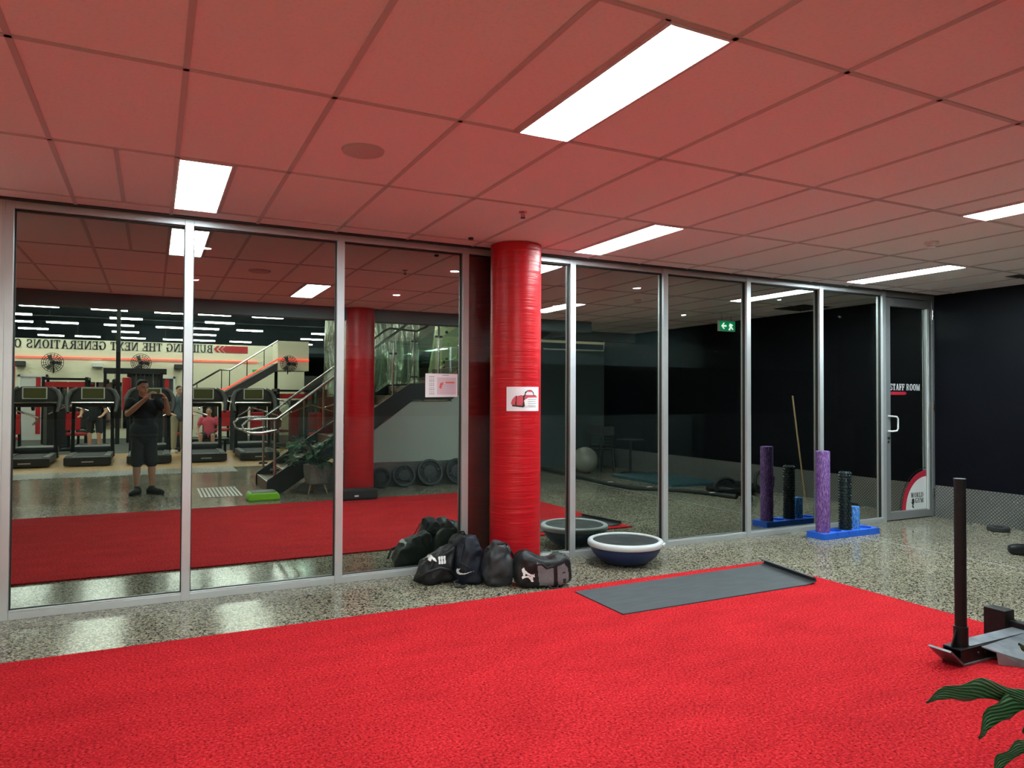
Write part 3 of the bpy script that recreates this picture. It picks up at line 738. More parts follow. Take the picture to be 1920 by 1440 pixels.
# squashed black bag with a white print
t = thing('gym_bag', 'slumped black gym bag with white print at the left of the pile', 'gym bag', (2.085, 5.585, 0))
def sh(p): 
    k = p.z / .26; return (p.x * (1 - .28 * k) + .05 * k, p.y * (1 - .3 * k), p.z * (1 + .25 * p.x / .17 * k))
bd = blob(.168, .125, .125, 1, .028, .5, .55, shape=sh); bd.build('body', M['cloth black'], t, smooth=True)
bv = bvh_of(bd)
decal(bv, UV, [[(-.135, .175), (-.12, .20), (-.085, .225), (-.03, .235), (.015, .215), (.03, .185), (.015, .19), (-.01, .21), (-.02, .188), (-.05, .203), (-.08, .185), (-.10, .19)]] +
      [[(.045 + .020 * k, .165), (.060 + .020 * k, .165), (.055 + .020 * k, .225), (.040 + .020 * k, .225)] for k in range(3)], .004).build('white_print', M['whiteink'], t)
MB().tube([(-.17, -.09, .06), (-.12, -.16, .12), (-.02, -.175, .15), (.08, -.16, .12), (.15, -.1, .05)], .012, 8).build('strap', M['cloth black'], t, smooth=True)
# black rucksack behind it, leaning on the glass
t = thing('gym_bag', 'tall black rucksack leaning on the glass behind the slumped bag', 'gym bag', (2.385, 5.755, 0))
bd = blob(.135, .078, .17, 9, .014, .55, .6, shape=lambda p: (p.x * (1 - .35 * p.z / .34), p.y * (1 - .3 * p.z / .34), p.z)); bd.build('body', M['cloth black'], t, smooth=True)
MB().box((-.02, .060, .17), (.02, .078, .23)).build('label', M['greyink'], t)
MB().tube([(-.03, -.02, .32), (-.02, 0, .355), (.03, 0, .355), (.04, -.02, .32)], .008, 8).build('handle', M['cloth black'], t, smooth=True)
# navy drawstring bag with swoosh
t = thing('gym_bag', 'navy drawstring bag with white swoosh at the foot of the column', 'gym bag', (2.325, 5.44, 0))
def sh(p):
    k = p.z / .37; w_ = 1.0 - .62 * max(0, k - .15) ** 1.1 if k > .15 else 1.0
    return (p.x * w_ + .015 * k, p.y * (1 - .35 * k), p.z)
bd = blob(.128, .112, .182, 2, .028, .62, .6, shape=sh, freq=8); bd.build('body', M['cloth navy'], t, smooth=True)
sw = [(-.085, .135), (-.094, .115), (-.088, .095), (-.068, .088), (-.03, .098), (.055, .118), (-.02, .108), (-.055, .105), (-.068, .112), (-.070, .124), (-.058, .142)]
decal(bvh_of(bd), UV, [sw], .003).build('swoosh', M['whiteink'], t)
MB().tube([(-.06, -.02, .33), (-.05, -.03, .37), (.0, -.02, .385), (.05, -.02, .375), (.07, -.01, .335)], .012, 8).build('drawstring_neck', M['cloth navy'], t, smooth=True)
MB().tube([(-.12, -.08, .05), (-.165, -.10, .045), (-.165, -.13, .012), (-.11, -.15, .012), (-.07, -.14, .02)], .008, 8).tube([(-.07, -.06, .33), (-.12, -.1, .2), (-.04, -.135, .15)], .004, 6).build('cord', M['cloth black'], t, smooth=True)
# charcoal bag
t = thing('gym_bag', 'plain charcoal bag bulging upright between the swoosh bag and duffel', 'gym bag', (2.525, 5.285, 0))
def sh(p):
    k = p.z / .34; return (p.x * (1 - .50 * max(0, k - .35)), p.y * (1 - .4 * max(0, k - .3)), p.z)
bd = blob(.120, .108, .165, 3, .030, .62, .8, shape=sh, freq=9); bd.build('body', M['cloth grey'], t, smooth=True)
MB().tube([(-.05, -.03, .315), (-.03, -.05, .335), (.02, -.05, .338), (.06, -.02, .32)], .014, 8).build('rolled_neck', M['cloth black'], t, smooth=True)
MB().tube([(.13, -.02, .08), (.155, -.01, .12), (.135, .0, .22), (.08, .0, .3)], .010, 8).build('strap', M['cloth black'], t, smooth=True)
# duffel
t = thing('duffel_bag', 'black and grey duffel bag with white crossed logo at the right of the pile', 'duffel bag', (2.825, 5.115, 0))
dU = Vector((.955, -.295, 0)).normalized()
a0 = math.atan2(dU.y, dU.x)
def sh(p):
    s_ = p.x / .228; top = 1 - .32 * math.exp(-((s_ - .12) / .38) ** 2) + .10 * math.exp(-((s_ + .62) / .25) ** 2)
    q = Rz(a0) @ Vector((p.x, p.y, p.z * (1 if p.z < .08 else (.08 + (p.z - .08) * top) / p.z)))
    return q
bd = blob(.228, .118, .135, 4, .016, .55, .45, shape=sh, freq=7, nu=72)
bd.build('body', M['cloth black'], t, smooth=True); bv = bvh_of(bd); dU2 = (dU.x, dU.y)
decal(bv, dU2, [[(-.035, .025), (-.06, .215), (.03, .175), (.075, .165), (.078, .02)], [(.112, .022), (.108, .175), (.165, .195), (.20, .15), (.205, .03)]], .006, .002).build('side_panel', M['cloth heather'], t, smooth=True)
decal(bv, dU2, [[(.082, .01), (.078, .19), (.104, .195), (.108, .01)], [(-.06, .01), (-.085, .215), (-.062, .21), (-.037, .01)]], .005, .006).build('strap', M['cloth black'], t, smooth=True)
ua = [[(-.175, .165), (-.145, .165), (-.135, .135), (-.105, .13), (-.08, .145), (-.078, .115), (-.10, .118), (-.135, .122), (-.165, .13)],
      [(-.172, .075), (-.150, .085), (-.12, .112), (-.09, .088), (-.075, .055), (-.098, .052), (-.11, .085), (-.14, .10), (-.175, .105)]]
ua = [[(-.178, .158), (-.160, .172), (-.150, .150), (-.128, .132), (-.106, .118), (-.088, .112), (-.076, .122), (-.074, .095), (-.098, .100), (-.128, .115), (-.150, .125), (-.172, .130)],
      [(-.178, .100), (-.165, .108), (-.150, .104), (-.128, .112), (-.106, .098), (-.094, .085), (-.082, .060), (-.100, .058), (-.112, .078), (-.130, .094), (-.152, .092), (-.172, .082)],
      [(-.168, .125), (-.152, .135), (-.150, .1), (-.165, .1)], [(-.106, .118), (-.090, .12), (-.088, .07), (-.104, .08)]]
decal(bv, dU2, ua, .003, .004).build('crossed_logo', M['whiteink'], t)
decal(bv, dU2, [[(.150, .115), (.175, .120), (.175, .130), (.150, .125)]], .003, .005).build('zip_pull', M['ink'], t)
decal(bv, dU2, [[(.155, .04), (.18, .04), (.18, .075), (.155, .075)]], .003, .005).build('side_tab', M['ink'], t)
R_ = Rz(a0)
MB().tube([R_ @ Vector(p) for p in ((-.06, -.12, .19), (-.02, -.13, .20), (.02, -.13, .165), (.07, -.12, .175), (.10, -.11, .19))], .010, 8).build('carry_handle', M['cloth black'], t, smooth=True)
MB().tube([R_ @ Vector(p) for p in ((.165, -.05, .245), (.20, -.08, .20), (.208, -.09, .12), (.20, -.08, .05))], .011, 8).build('end_strap', M['whiteink'], t, smooth=True)
MB().tube([R_ @ Vector(p) for p in ((.03, -.13, .03), (.06, -.155, .012), (.10, -.15, .012), (.12, -.125, .03))], .006, 8).build('shoulder_strap', M['cloth black'], t, smooth=True)

# ------------------------------------------------------------------ push sled
t = thing('push_sled', 'black steel push sled with upright pole standing on the turf edge', 'push sled', (4.17, 2.56, .015))
MB().tube([(0, 0, .1), (0, 0, 1.035)], .031, 20).lathe([(.0, 1.033), (.033, 1.033), (.033, 1.045), (.0, 1.047)], 20).build('upright_pole', M['blacksteel'], t, smooth=True)
MB().tube([(0, 0, .085), (0, 0, .20)], .038, 20).build('pole_sleeve', M['blacksteel'], t, smooth=True)
MB().prism([(-.03, .09), (-.085, .09), (-.035, .19)], .008).build('gusset', M['blacksteel'], t)
rn = MB()
rn.box((-.08, -.055, .08), (.62, .055, .09)); rn.box((-.08, -.055, .0), (.60, -.047, .085)); rn.box((-.08, .047, .0), (.60, .055, .085))
rn.build('runner_channel', M['blacksteel'], t, bevel=.002)
MB().prism([(-.20, .095), (-.19, .105), (-.07, .012), (.62, .012), (.62, .0), (-.075, .0)], .13, lambda v: Vector((v.x, v.y - .065, v.z))).build('skid_plate', M['steelworn'], t, bevel=.002)
MB().box((.02, -.045, .0905), (.62, .05, .096)).build('runner_cap', M['steelworn'], t)
for x in (.07, .14): MB().lathe([(.0, -.006), (.009, -.005), (.01, 0)], 12, (x, -.055, .05), 'Y').build('bolt', M['black'], t)
cp = MB(); cp.add([(.10, -.055, .085), (.62, -.05, .10), (.70, -.32, .04), (.22, -.22, .035), (.10, -.055, .078), (.62, -.05, .093), (.70, -.32, .033), (.22, -.22, .028)], [(0, 1, 2, 3), (4, 7, 6, 5), (0, 4, 5, 1), (1, 5, 6, 2), (2, 6, 7, 3), (3, 7, 4, 0)])
cp.add([(.22, -.22, .04), (.70, -.32, .045), (.70, -.33, .0), (.22, -.235, .0), (.13, -.12, .07), (.13, -.13, .0)], [(0, 1, 2, 3), (4, 0, 3, 5)])
cp.build('load_plate', M['steelworn'], t)
MB().box((.56, .07, .0), (.66, .20, .19)).build('rear_post_socket', M['blacksteel'], t, bevel=.003)
MB().box((.60, -.10, .09), (.66, .1, .13)).build('cross_brace', M['blacksteel'], t, bevel=.003)

# ------------------------------------------------------------------ potted plant
def leaves(name, specs, m, parent):
    """specs: list of (base, tip, side, width, sag, curl)"""
    vs = []; fs = []; uv = []
    NL, NW_ = 14, 6
    for base, tip, wd, sag, seed, *roll in specs:
        base, tip = Vector(base), Vector(tip); ax = (tip - base); Ln = ax.length; ax.normalize()
        side = ax.cross(Vector((0, 0, 1))); side = side.normalized() if side.length > .05 else Vector((1, 0, 0)); nrm = side.cross(ax)
        if nrm.z < 0: nrm = -nrm
        if roll:
            q_ = Matrix.Rotation(roll[0], 3, ax); side = q_ @ side; nrm = q_ @ nrm
        o = len(vs)
        for i in range(NL + 1):
            s_ = i / NL; wv = wd * .5 * (math.sin(PI * min(1, s_ ** .8)) ** .75 if 0 < s_ < 1 else 0.)
            c_ = base.lerp(tip, s_) + nrm * sag * Ln * math.sin(PI * s_) * 1.0
            for j in range(NW_ + 1):
                u = j / NW_ - .5
                z_ = abs(u) * 2
                p = c_ + side * u * 2 * wv + nrm * (wv * .38 * z_ + .006 * math.sin(s_ * 16 + seed) * z_)
                vs.append(p); uv.append((j / NW_, s_))
        for i in range(NL):
            for j in range(NW_):
                a_ = o + i * (NW_ + 1) + j; fs.append((a_, a_ + 1, a_ + NW_ + 2, a_ + NW_ + 1))
    me = bpy.data.meshes.new(name); me.from_pydata([tuple(v) for v in vs], [], fs); me.materials.append(m)
    ul = me.uv_layers.new(name='UVMap')
    for lp in me.loops: ul.data[lp.index].uv = uv[lp.vertex_index]
    me.polygons.foreach_set('use_smooth', [True] * len(me.polygons))
    o_ = bpy.data.objects.new(name, me); C.objects.link(o_); o_.parent = parent
    so = o_.modifiers.new('thickness', 'SOLIDIFY'); so.thickness = .0012
    return o_
PX, PY = 2.30, .42
pl = thing('potted_plant', 'leafy dark green plant in a speckled pot on light timber legs', 'potted plant', (PX, PY, 0))
MB().lathe([(.10, .16), (.16, .165), (.185, .24), (.20, .36), (.205, .455), (.195, .46), (.185, .44), (.0, .42)], 40).build('pot', M['potgrey'], pl, smooth=True)
MB().lathe([(.0, .425), (.18, .43)], 24).build('soil', M['soil'], pl)
for k in range(3):
    a_ = k * 2 * PI / 3 + .5
    MB().tube([(.10 * math.cos(a_), .10 * math.sin(a_), .20), (.17 * math.cos(a_), .17 * math.sin(a_), 0)], [.017, .010], 10).build('leg', M['leg wood'], pl, smooth=True)
sp = []; stems = MB(); rnd = random.Random(11)
W2 = lambda x, y, z: Vector((x - PX, y - PY, z))
hand = [((1.835, .955, .815), (1.712, 1.138, .776), .105, .05, 1., .75), ((1.88, .93, .83), (1.765, 1.045, .715), .115, .06, 2., .8), ((1.86, .93, .73), (1.79, 1.03, .61), .075, .1, 3., .6), ((1.90, .92, .86), (1.822, .985, .945), .05, .05, 4., .5), ((1.96, .90, .80), (1.84, .985, .735), .09, .1, 5., .7)]
for b_, t_, wd, sg_, sd, rl_ in hand:
    b_, t_ = W2(*b_), W2(*t_); sp.append((b_, t_, wd, sg_, sd, rl_))
    st_ = [Vector((0.0, .02, .43)), Vector((b_.x * .3, b_.y * .3, .43 + (b_.z - .43) * .8)), Vector((b_.x * .7, b_.y * .7, b_.z + .04)), b_]; stems.tube(st_, .0035, 6)
for k in range(84):
    a_ = rnd.uniform(0, 2 * PI); rr = rnd.uniform(.10, .34); zz = rnd.uniform(.52, .88) - rr * .35
    b_ = Vector((math.cos(a_) * rr, math.sin(a_) * rr, zz)); ln = rnd.uniform(.18, .28)
    t_ = b_ + Vector((math.cos(a_ + rnd.uniform(-.4, .4)) * ln, math.sin(a_ + rnd.uniform(-.4, .4)) * ln, rnd.uniform(-.14, .10)))
    if t_.y < -.24 or b_.y < -.22: continue
    sp.append((b_, t_, rnd.uniform(.06, .10), rnd.uniform(.05, .16), k))
    stems.tube([Vector((math.cos(a_) * .04, math.sin(a_) * .04, .42)), Vector((b_.x * .5, b_.y * .5, .42 + (zz - .42) * .75)), b_], .003, 5)
leaves('foliage', sp, M['leaf'], pl); stems.build('stems', M['leaf'], pl)

# ================================================================== the gym behind the camera (seen in the glass)
struct(MB().box((-12, -45, 6.5), (14.5, 1.1, 6.6)).build('ceiling_gym', M['darkceil']))
struct(MB().box((-12.1, -45, 0), (-12, 10.1, 6.5)).build('wall_gym_left', M['gymwall']))
struct(MB().box((14.5, -45, 0), (14.6, 1.1, 6.5)).build('wall_gym_right', M['gymwall']))
struct(MB().box((9.12, -1.6, 0), (14.5, -1.5, 6.5)).build('wall_gym_side', M['greywall']))
struct(MB().box((-12, -45.1, 0), (14.5, -45, 6.5)).build('wall_gym_back', M['darkceil']))
struct(MB().box((-12, -17.15, 0), (5.3, -17, 3.42)).build('wall_far', M['gymwall']))
struct(MB().box((-12, -45, 3.2), (14.5, -17.15, 3.42)).build('floor_mezzanine', M['darkceil']))
struct(MB().box((5.3, -17.15, 0), (14.5, -17, 2.3)).build('wall_far_right', M['darkgrey']))
struct(MB().box((-12, -4.62, .0), (1.55, -3.55, .006)).build('trim_4', M['plateXY']))

# slogan, arrow and the red strip light on the far wall
t = thing('wall_slogan', 'black slab lettering with red chevron arrow on the far gym wall', 'wall sign', (2.0, -16.99, 3.10))
TW = lambda v: Vector((-v.x, v.y, v.z))
mb = MB(); slab_text(mb, 'BUILDING THE NEXT GENERATIONS OF', 0.03, 0, .29, TW, .01, tw=6.32)
mb.build('lettering', M['ink'], t)
ch = MB(); ch.prism([(-1.20, .02), (-1.20, .27), (-.42, .27), (-.28, .145), (-.42, .02)], .01, TW)
for x in (-.38, -.22): ch.prism([(x, .02), (x + .10, .02), (x + .22, .145), (x + .10, .27), (x, .27), (x + .12, .145)], .01, TW)
ch.build('arrow', M['red'], t)
tag(MB().tube([(-12, -16.96, 2.80), (3.55, -16.96, 2.80)], .018, 6).build('led_strip', M['neon']), 'long straight red light strip under the wall slogan', 'led strip')

def fan(x, y, z, lab, r=.32):
    t = thing('wall_fan', lab, 'fan', (x, y, z), 0, 'black wall fans in the gym')
    c = MB()
    for k in range(5): c.tube([(math.cos(2 * PI * j / 24) * r * (.25 + .1875 * k), .28 - abs(k - 3) * .02, math.sin(2 * PI * j / 24) * r * (.25 + .1875 * k)) for j in range(24)], .009, 5, closed=True)
    for k in range(18):
        a_ = 2 * PI * k / 18; c.tube([(0, .31, 0), (r * .6 * math.cos(a_), .29, r * .6 * math.sin(a_)), (r * math.cos(a_), .25, r * math.sin(a_)), (r * .6 * math.cos(a_), .15, r * .6 * math.sin(a_))], .006, 4)
    c.build('cage', M['blacksteel'], t)
    b_ = MB()
    for k in range(3):
        R0 = Ry(k * 2 * PI / 3)
        b_.add([R0 @ Vector(p) for p in ((.03, .22, -.03), (.24, .20, -.09), (.27, .23, .04), (.04, .25, .05), (.03, .225, -.03), (.24, .205, -.09), (.27, .235, .04), (.04, .255, .05))], [(0, 1, 2, 3), (7, 6, 5, 4), (0, 4, 5, 1), (1, 5, 6, 2), (2, 6, 7, 3), (3, 7, 4, 0)])
    b_.build('blades', M['bladegrey'], t)
    MB().lathe([(.0, -.05), (.06, -.05), (.07, .1), (.0, .1)], 16, (0, .12, 0), 'Y').build('motor', M['black'], t, smooth=True)
    MB().tube([(0, .1, 0), (0, .02, -.15), (0, .0, -.35)], .02, 8).build('bracket', M['black'], t)
    return t
fan(-3.03, -17.0, 2.61, 'round black wall fan at the left under the red strip')
fan(-.38, -17.0, 2.66, 'round black wall fan above the photographer reflection')
for x, lab in ((-3.95, 'black wall speaker box left of the left fan'), (.82, 'black wall speaker box right of the middle fan')):
    t = thing('wall_speaker', lab, 'speaker', (x, -17, 2.55), 0, 'black speaker boxes on the far wall')
    MB().bbox((-.14, .02, -.09), (.14, .24, .09), .01).build('cabinet', M['black'], t); MB().box((-.12, .24, -.07), (.12, .246, .07)).build('grille', M['darkgrey'], t)
t = thing('air_conditioner', 'pale wall air conditioner between the two wall fans', 'air conditioner', (-1.72, -17, 2.55))
MB().bbox((-.17, 0, -.09), (.17, .2, .09), .02).build('housing', M['white'], t); MB().box((-.16, .2, -.08), (.16, .206, -.055)).build('outlet', M['darkgrey'], t)
t = thing('framed_mirror_wall', 'long low strip of mirrors along the far gym wall', 'mirror', (-3.0, -17, .35))
for k in range(5): MB().box((-.4 + k * .82, .0, 0), (.38 + k * .82, .02, 1.62)).build('mirror_panel', M['mirrorstrip'], t)
for x, lab, c_ in ((-3.6, 'bright doorway at the left end of the far gym wall', 'wallwhite'), (.30, 'framed dark doorway right of the photographer reflection', 'darkgrey')):
    t = thing('doorway', lab, 'door', (x, -16.99, 0), 0)
    MB().box((-.36, .0, 0), (.36, .02, 2.12)).build('door_panel', M[c_], t)
    MB().box((-.42, 0, 0), (-.36, .05, 2.2)).box((.36, 0, 0), (.42, .05, 2.2)).box((-.42, 0, 2.12), (.42, .05, 2.2)).build('door_frame', M['white'], t)
    MB().box((.08, .02, .2), (.22, .03, 2.1)).build('red_banner', M['red'], t)
tag(MB().box((-.06, -.06, 0), (.06, .06, 6.5)).build('steel_post', M['blacksteel'], loc=(-.97, -13.6, 0)), 'thin black steel post rising in front of the far gym wall', 'post')
tag(MB().box((-.12, -.05, 0), (.12, .05, 2.55)).build('red_banner', M['red'], loc=(-3.95, -15.0, 0)), 'narrow red upright banner at the left edge of the glass', 'banner')

# gym batten lights
bt0 = None
spots = []
for y in (-15.8, -20.5, -24, -27.5, -31.5, -36):  # the nearest row is added to brighten the far wall
    for x in (-9.2, -5.4, -3.6, -1.3, 0.9, 2.5, 4.6, 8.4):
        if x in (-3.6, .9, 4.6) and (y > -15 or y in (-24, -31.5)): continue
        spots.append((x + .25 * math.sin(y), y + .3 * math.sin(x * 3)))
for x, y in spots:
    if bt0 is None:
        bt0 = t = thing('batten_light', 'long white batten light hanging under the dark gym ceiling', 'ceiling light', (x, y, 4.95), 0, 'batten lights in the gym')
        MB().box((-.62, -.11, 0), (.62, .11, .05)).build('tube', M['batten'], t); MB().box((-.64, -.12, .05), (.64, .12, .09)).build('housing', M['white'], t)
        MB().tube([(-.5, 0, .09), (-.5, 0, 1.55)], .004, 4).build('cable', M['chrome'], t)
    else: t = copy_tree(bt0); t.location = (x, y, 4.95 - (.12 if y < -19 else 0))
hb0 = None  # unseen square lights, added to brighten the gym floor
M['addedlight'] = mat('added gym light', (1, 1, 1), .5, emit=(.92, 1.0, .88), es=BATTEN_E * .22)
for y in (-3.0, -6.5, -9.6, -12.4):
    for x in (-9.2, -5.4, -1.3, 2.5, 8.4):
        if hb0 is None:
            hb0 = t = thing('added_square_light', 'large square light panel added unseen over the treadmills and weights', 'ceiling light', (x, y, 5.0), 0, 'added square light panels over the gym floor')
            MB().box((-.62, -.62, 0), (.62, .62, .03)).build('diffuser', M['addedlight'], t); MB().box((-.65, -.65, .03), (.65, .65, .08)).build('housing', M['white'], t)
            MB().tube([(0, 0, .08), (0, 0, 1.5)], .01, 6).build('cable', M['chrome'], t)
        else: t = copy_tree(hb0); t.location = (x, y, 5.0)
for k, (y, z) in enumerate(((-8, 5.6), (-19, 5.45), (-30, 5.4))):
    tag(MB().tube([(-12, y, z), (14.5, y, z + .1)], .035, 8).build('roof_pipe', M['chrome']), 'silver pipe running under the dark gym ceiling', 'pipe', 'pipes under the gym ceiling')

# treadmills
def treadmill():
    t = thing('treadmill', '', 'treadmill', (0, 0, .005), 0, 'row of treadmills facing away from the glass')
    MB().bbox((-.42, -1.95, .06), (.42, -.04, .19), .02).build('deck', M['darkgrey'], t)
    MB().bbox((-.44, -.14, .02), (.44, .02, .20), .03).build('rear_cap', M['black'], t)
    MB().box((-.27, -1.5, .191), (.27, -.10, .200)).build('running_belt', M['rubber'], t)
    for s in (-1, 1): MB().bbox((s * .36 - .06, -1.55, .18), (s * .36 + .06, -.08, .215), .01).build('side_rail', M['grid'] if 0 else M['darkgrey'], t)
    MB().box((-.11, .02, .085), (.11, .024, .11)).build('badge', M['nosing'], t)
    MB().bbox((-.40, -2.15, .03), (.40, -1.5, .34), .06).build('motor_hood', M['black'], t)
    for s in (-1, 1):
        MB().tube([(s * .40, -1.45, .1), (s * .39, -1.42, .8), (s * .38, -1.36, 1.30)], [.045, .038, .04], 10).build('upright', M['blacksteel'], t, smooth=True)
        MB().tube([(s * .30, -1.38, 1.66), (s * .42, -1.34, 1.60), (s * .49, -1.26, 1.45), (s * .49, -1.12, 1.28), (s * .46, -1.0, 1.12)], [.05, .055, .055, .045, .035], 10).build('handrail', M['darkgrey'], t, smooth=True)
    c = MB().prism([(-.46, 1.36), (-.43, 1.52), (-.34, 1.64), (-.24, 1.70), (.24, 1.70), (.34, 1.64), (.43, 1.52), (.46, 1.36)], .10, lambda v: Vector((v.x, -1.44 + v.y, v.z)))
    c.build('console', M['darkgrey'], t, bevel=.01)
    MB().box((-.235, -1.34, 1.42), (.235, -1.325, 1.685)).build('screen_frame', M['white'], t)
    MB().box((-.21, -1.325, 1.44), (.21, -1.32, 1.665)).build('screen', M['screen'], t)
    MB().tube([(-.42, -1.3, 1.34), (.42, -1.3, 1.34)], .02, 8).build('grip_bar', M['chrome'], t, smooth=True)
    MB().bbox((-.40, -1.40, 1.24), (.40, -1.32, 1.34), .02).build('control_panel', M['black'], t)
    return t
tm = treadmill(); tm0 = tm
labs = ['second treadmill from the left edge of the glass', 'treadmill at the left edge of the first glass bay', 'treadmill mostly hidden behind the photographer reflection', 'treadmill seen through the second glass bay, left one', 'treadmill nearest the staircase handrail', 'treadmill cut off by the left frame of the glass']
for k, x in enumerate((-1.22, -2.34, -.05, 1.10, 2.26, -3.5)):
    o = tm0 if k == 0 else copy_tree(tm0)
    o.location = (x, -5.85, .005); o['label'] = labs[k]

# weight machines further back
def rack(x, y, w_, h_, lab, red=True):
    t = thing('power_rack', lab, 'power rack', (x, y, 0))
    for sx in (-1, 1):
        for sy in (0, 1): MB().box((sx * w_ / 2 - .04, -sy * 1.1 - .04, 0), (sx * w_ / 2 + .04, -sy * 1.1 + .04, h_)).build('post', M['blacksteel'], t)
        MB().box((sx * w_ / 2 - .03, -1.1, h_ - .08), (sx * w_ / 2 + .03, 0, h_)).build('side_beam', M['blacksteel'], t)
    MB().box((-w_ / 2, -.03, h_ - .1), (w_ / 2, .03, h_ - .03)).build('top_beam', M['blacksteel'], t)
    MB().box((-w_ / 2, -.02, h_ - .32), (w_ / 2, .0, h_ - .16)).build('sign_board', M['red'] if red else M['darkgrey'], t)
    MB().tube([(-w_ / 2 - .45, .06, 1.25), (w_ / 2 + .45, .06, 1.25)], .015, 8).build('barbell', M['chrome'], t)
    for s in (-1, 1): MB().lathe([(.0, 0), (.22, 0), (.22, .06), (.0, .06)], 20, (s * (w_ / 2 + .25) - .03, .06, 1.25), 'X').build('weight_disc', M['rubber'], t)
    return t
rack(-2.45, -14.5, 1.15, 2.08, 'black power rack with red board behind the left treadmills')
rack(4.2, -12.5, 1.1, 1.75, 'lower black rack behind the stair handrails')
def machine(x, y, w_, h_, lab, seat='red', rz=0.):
    if seat == 'black': seat = 'rubber'
    t = thing('weight_machine', lab, 'weight machine', (x, y, 0), rz)
    MB().box((-w_ / 2, -.25, 0), (-w_ / 2 + .35, .1, h_)).build('weight_stack', M['black'], t)
    MB().tube([(-w_ / 2, .3, .04), (w_ / 2, .3, .04)], .035, 8).tube([(0, -.3, .04), (0, .8, .04)], .035, 8).build('base_frame', M['blacksteel'], t)
    MB().tube([(0, -.2, .04), (0, -.15, h_ * .75), (.12, .1, h_)], .04, 8).build('mast', M['blacksteel'], t, smooth=True)
    MB().tube([(-w_ / 2, .2, h_ - .35), (-.1, .05, h_ - .12), (w_ / 2, .2, h_ - .35), (w_ / 2, .5, h_ - .5)], .025, 8).build('press_arm', M['chrome'], t, smooth=True)
    MB().bbox((-.20, .25, .42), (.20, .70, .50), .03).build('seat_pad', M[seat], t)
    MB().bbox((-.18, .12, .55), (.18, .22, 1.05), .03).build('back_pad', M[seat], t)
    return t
mach = [(-4.4, -10.6, 1.3, 1.5, 'red-padded weight machine behind the leftmost treadmill'), (-3.0, -9.4, 1.3, 1.3, 'weight machine with red seat between the two left treadmills'), (-2.0, -11.3, 1.2, 1.35, 'weight machine with red pads behind the second treadmill'),
        (-6.1, -12.9, 1.6, 1.9, 'tall dark machine at the left end of the back row', 'black'), (-4.2, -12.7, 1.5, 1.6, 'dark machine in the back row left of the power rack', 'red'), (-1.9, -12.9, 1.3, 1.5, 'dark machine in the back row right of the power rack', 'black'), (.6, -12.9, 1.4, 1.6, 'dark machine in the back row by the framed doorway', 'black'), (2.1, -12.6, 1.4, 1.5, 'dark machine in the back row under the far staircase foot', 'red'), (3.3, -11.2, 1.2, 1.6, 'dark machine under the far staircase', 'black'), (5.6, -13.2, 1.2, 1.7, 'dark machine in front of the silver sheeting', 'black'),
        (.9, -10.4, 1.2, 1.3, 'weight machine with red seat seen beside the frame'), (2.6, -9.8, 1.2, 1.3, 'red-padded weight machine behind the right treadmills'), (4.1, -9.0, 1.3, 1.4, 'weight machine with red pads under the stair handrails'), (5.5, -10.9, 1.3, 1.5, 'red-padded weight machine above the potted plant reflection'), (7.1, -12.2, 1.2, 1.6, 'dark weight machine beside the silver sheet wall')]
for k, a_ in enumerate(mach): machine(*a_, rz=.4 * math.sin(k * 2.1))
t = thing('cable_rig', 'big black cable rig hung with straps behind the photographer reflection', 'cable machine', (-.5, -14.2, 0))
MB().box((-.9, -.3, 2.2), (.9, 0, 2.38)).build('top_beam', M['black'], t); MB().box((-.2, -.3, 0), (.75, -.1, 2.2)).build('rear_panel', M['darkgrey'], t)
for x in (-.85, -.2, .75): MB().box((x - .04, -.05, 0), (x + .04, .03, 2.25)).build('post', M['blacksteel'], t)
for k in range(7): MB().tube([(-.1 + .12 * k, .02, 2.2), (-.1 + .12 * k + .03, .05, 1.6 + .07 * (k % 3))], .012, 6).build('strap', M['chrome'] if k % 2 else M['black'], t)
tag(MB().lathe([(.0, 0), (.12, .02), (.12, 1.0), (.0, 1.03)], 20).build('punching_bag', M['red'], None, smooth=True, loc=(-.72, -13.2, 1.05)), 'red punching bag hanging left of the photographer reflection', 'punching bag')
for x in (-1.32, -1.08): tag(MB().tube([(0, 0, 0), (0, 0, .16)], .008, 6).lathe([(.0, -.18), (.07, -.15), (.09, -.08), (.07, -.02), (.0, 0)], 16).build('speed_bag', M['black'], None, smooth=True, loc=(x, -14.35, 2.038)), 'small black speed bag hanging at the left of the cable rig', 'speed bag', 'speed bags')

# staircase two, far back, with a red light strip along its edge
t = thing('far_staircase', 'far staircase with glass railing and red light strip along its edge', 'staircase', (0, -14.0, 0))
MB().prism([(2.0, 1.58), (2.2, 1.66), (3.85, 2.66), (3.85, 2.4), (2.3, 1.42), (2.0, 1.3)], -1.2).build('stringer', M['darkgrey'], t)
MB().box((3.85, -1.2, 2.39), (4.9, 0, 3.42)).build('landing_wall', M['gymwall'], t)
MB().tube([(.85, .03, .95), (2.0, .03, 1.70), (2.22, .03, 1.76), (3.85, .03, 2.78), (4.9, .03, 2.76)], .028, 6).build('led_strip', M['neon'], t)
MB().tube([(1.1, 0, 1.80), (2.0, 0, 2.38), (2.32, 0, 2.38), (3.85, 0, 3.42)], .03, 8).build('handrail', M['chrome'], t, smooth=True)
for x, z0, z1 in ((1.3, 1.2, 1.93), (2.05, 1.7, 2.38), (2.3, 1.8, 2.38), (2.85, 2.15, 2.75), (3.4, 2.5, 3.1)):
    MB().tube([(x, 0, z0), (x, 0, z1)], .015, 6).build('baluster', M['blacksteel'], t)
MB().box((3.9, -1.1, 0), (4.0, -1.0, 2.4)).build('support_post', M['blacksteel'], t)
fan(4.18, -13.98, 2.62, 'round black fan on the stair landing wall', .28)
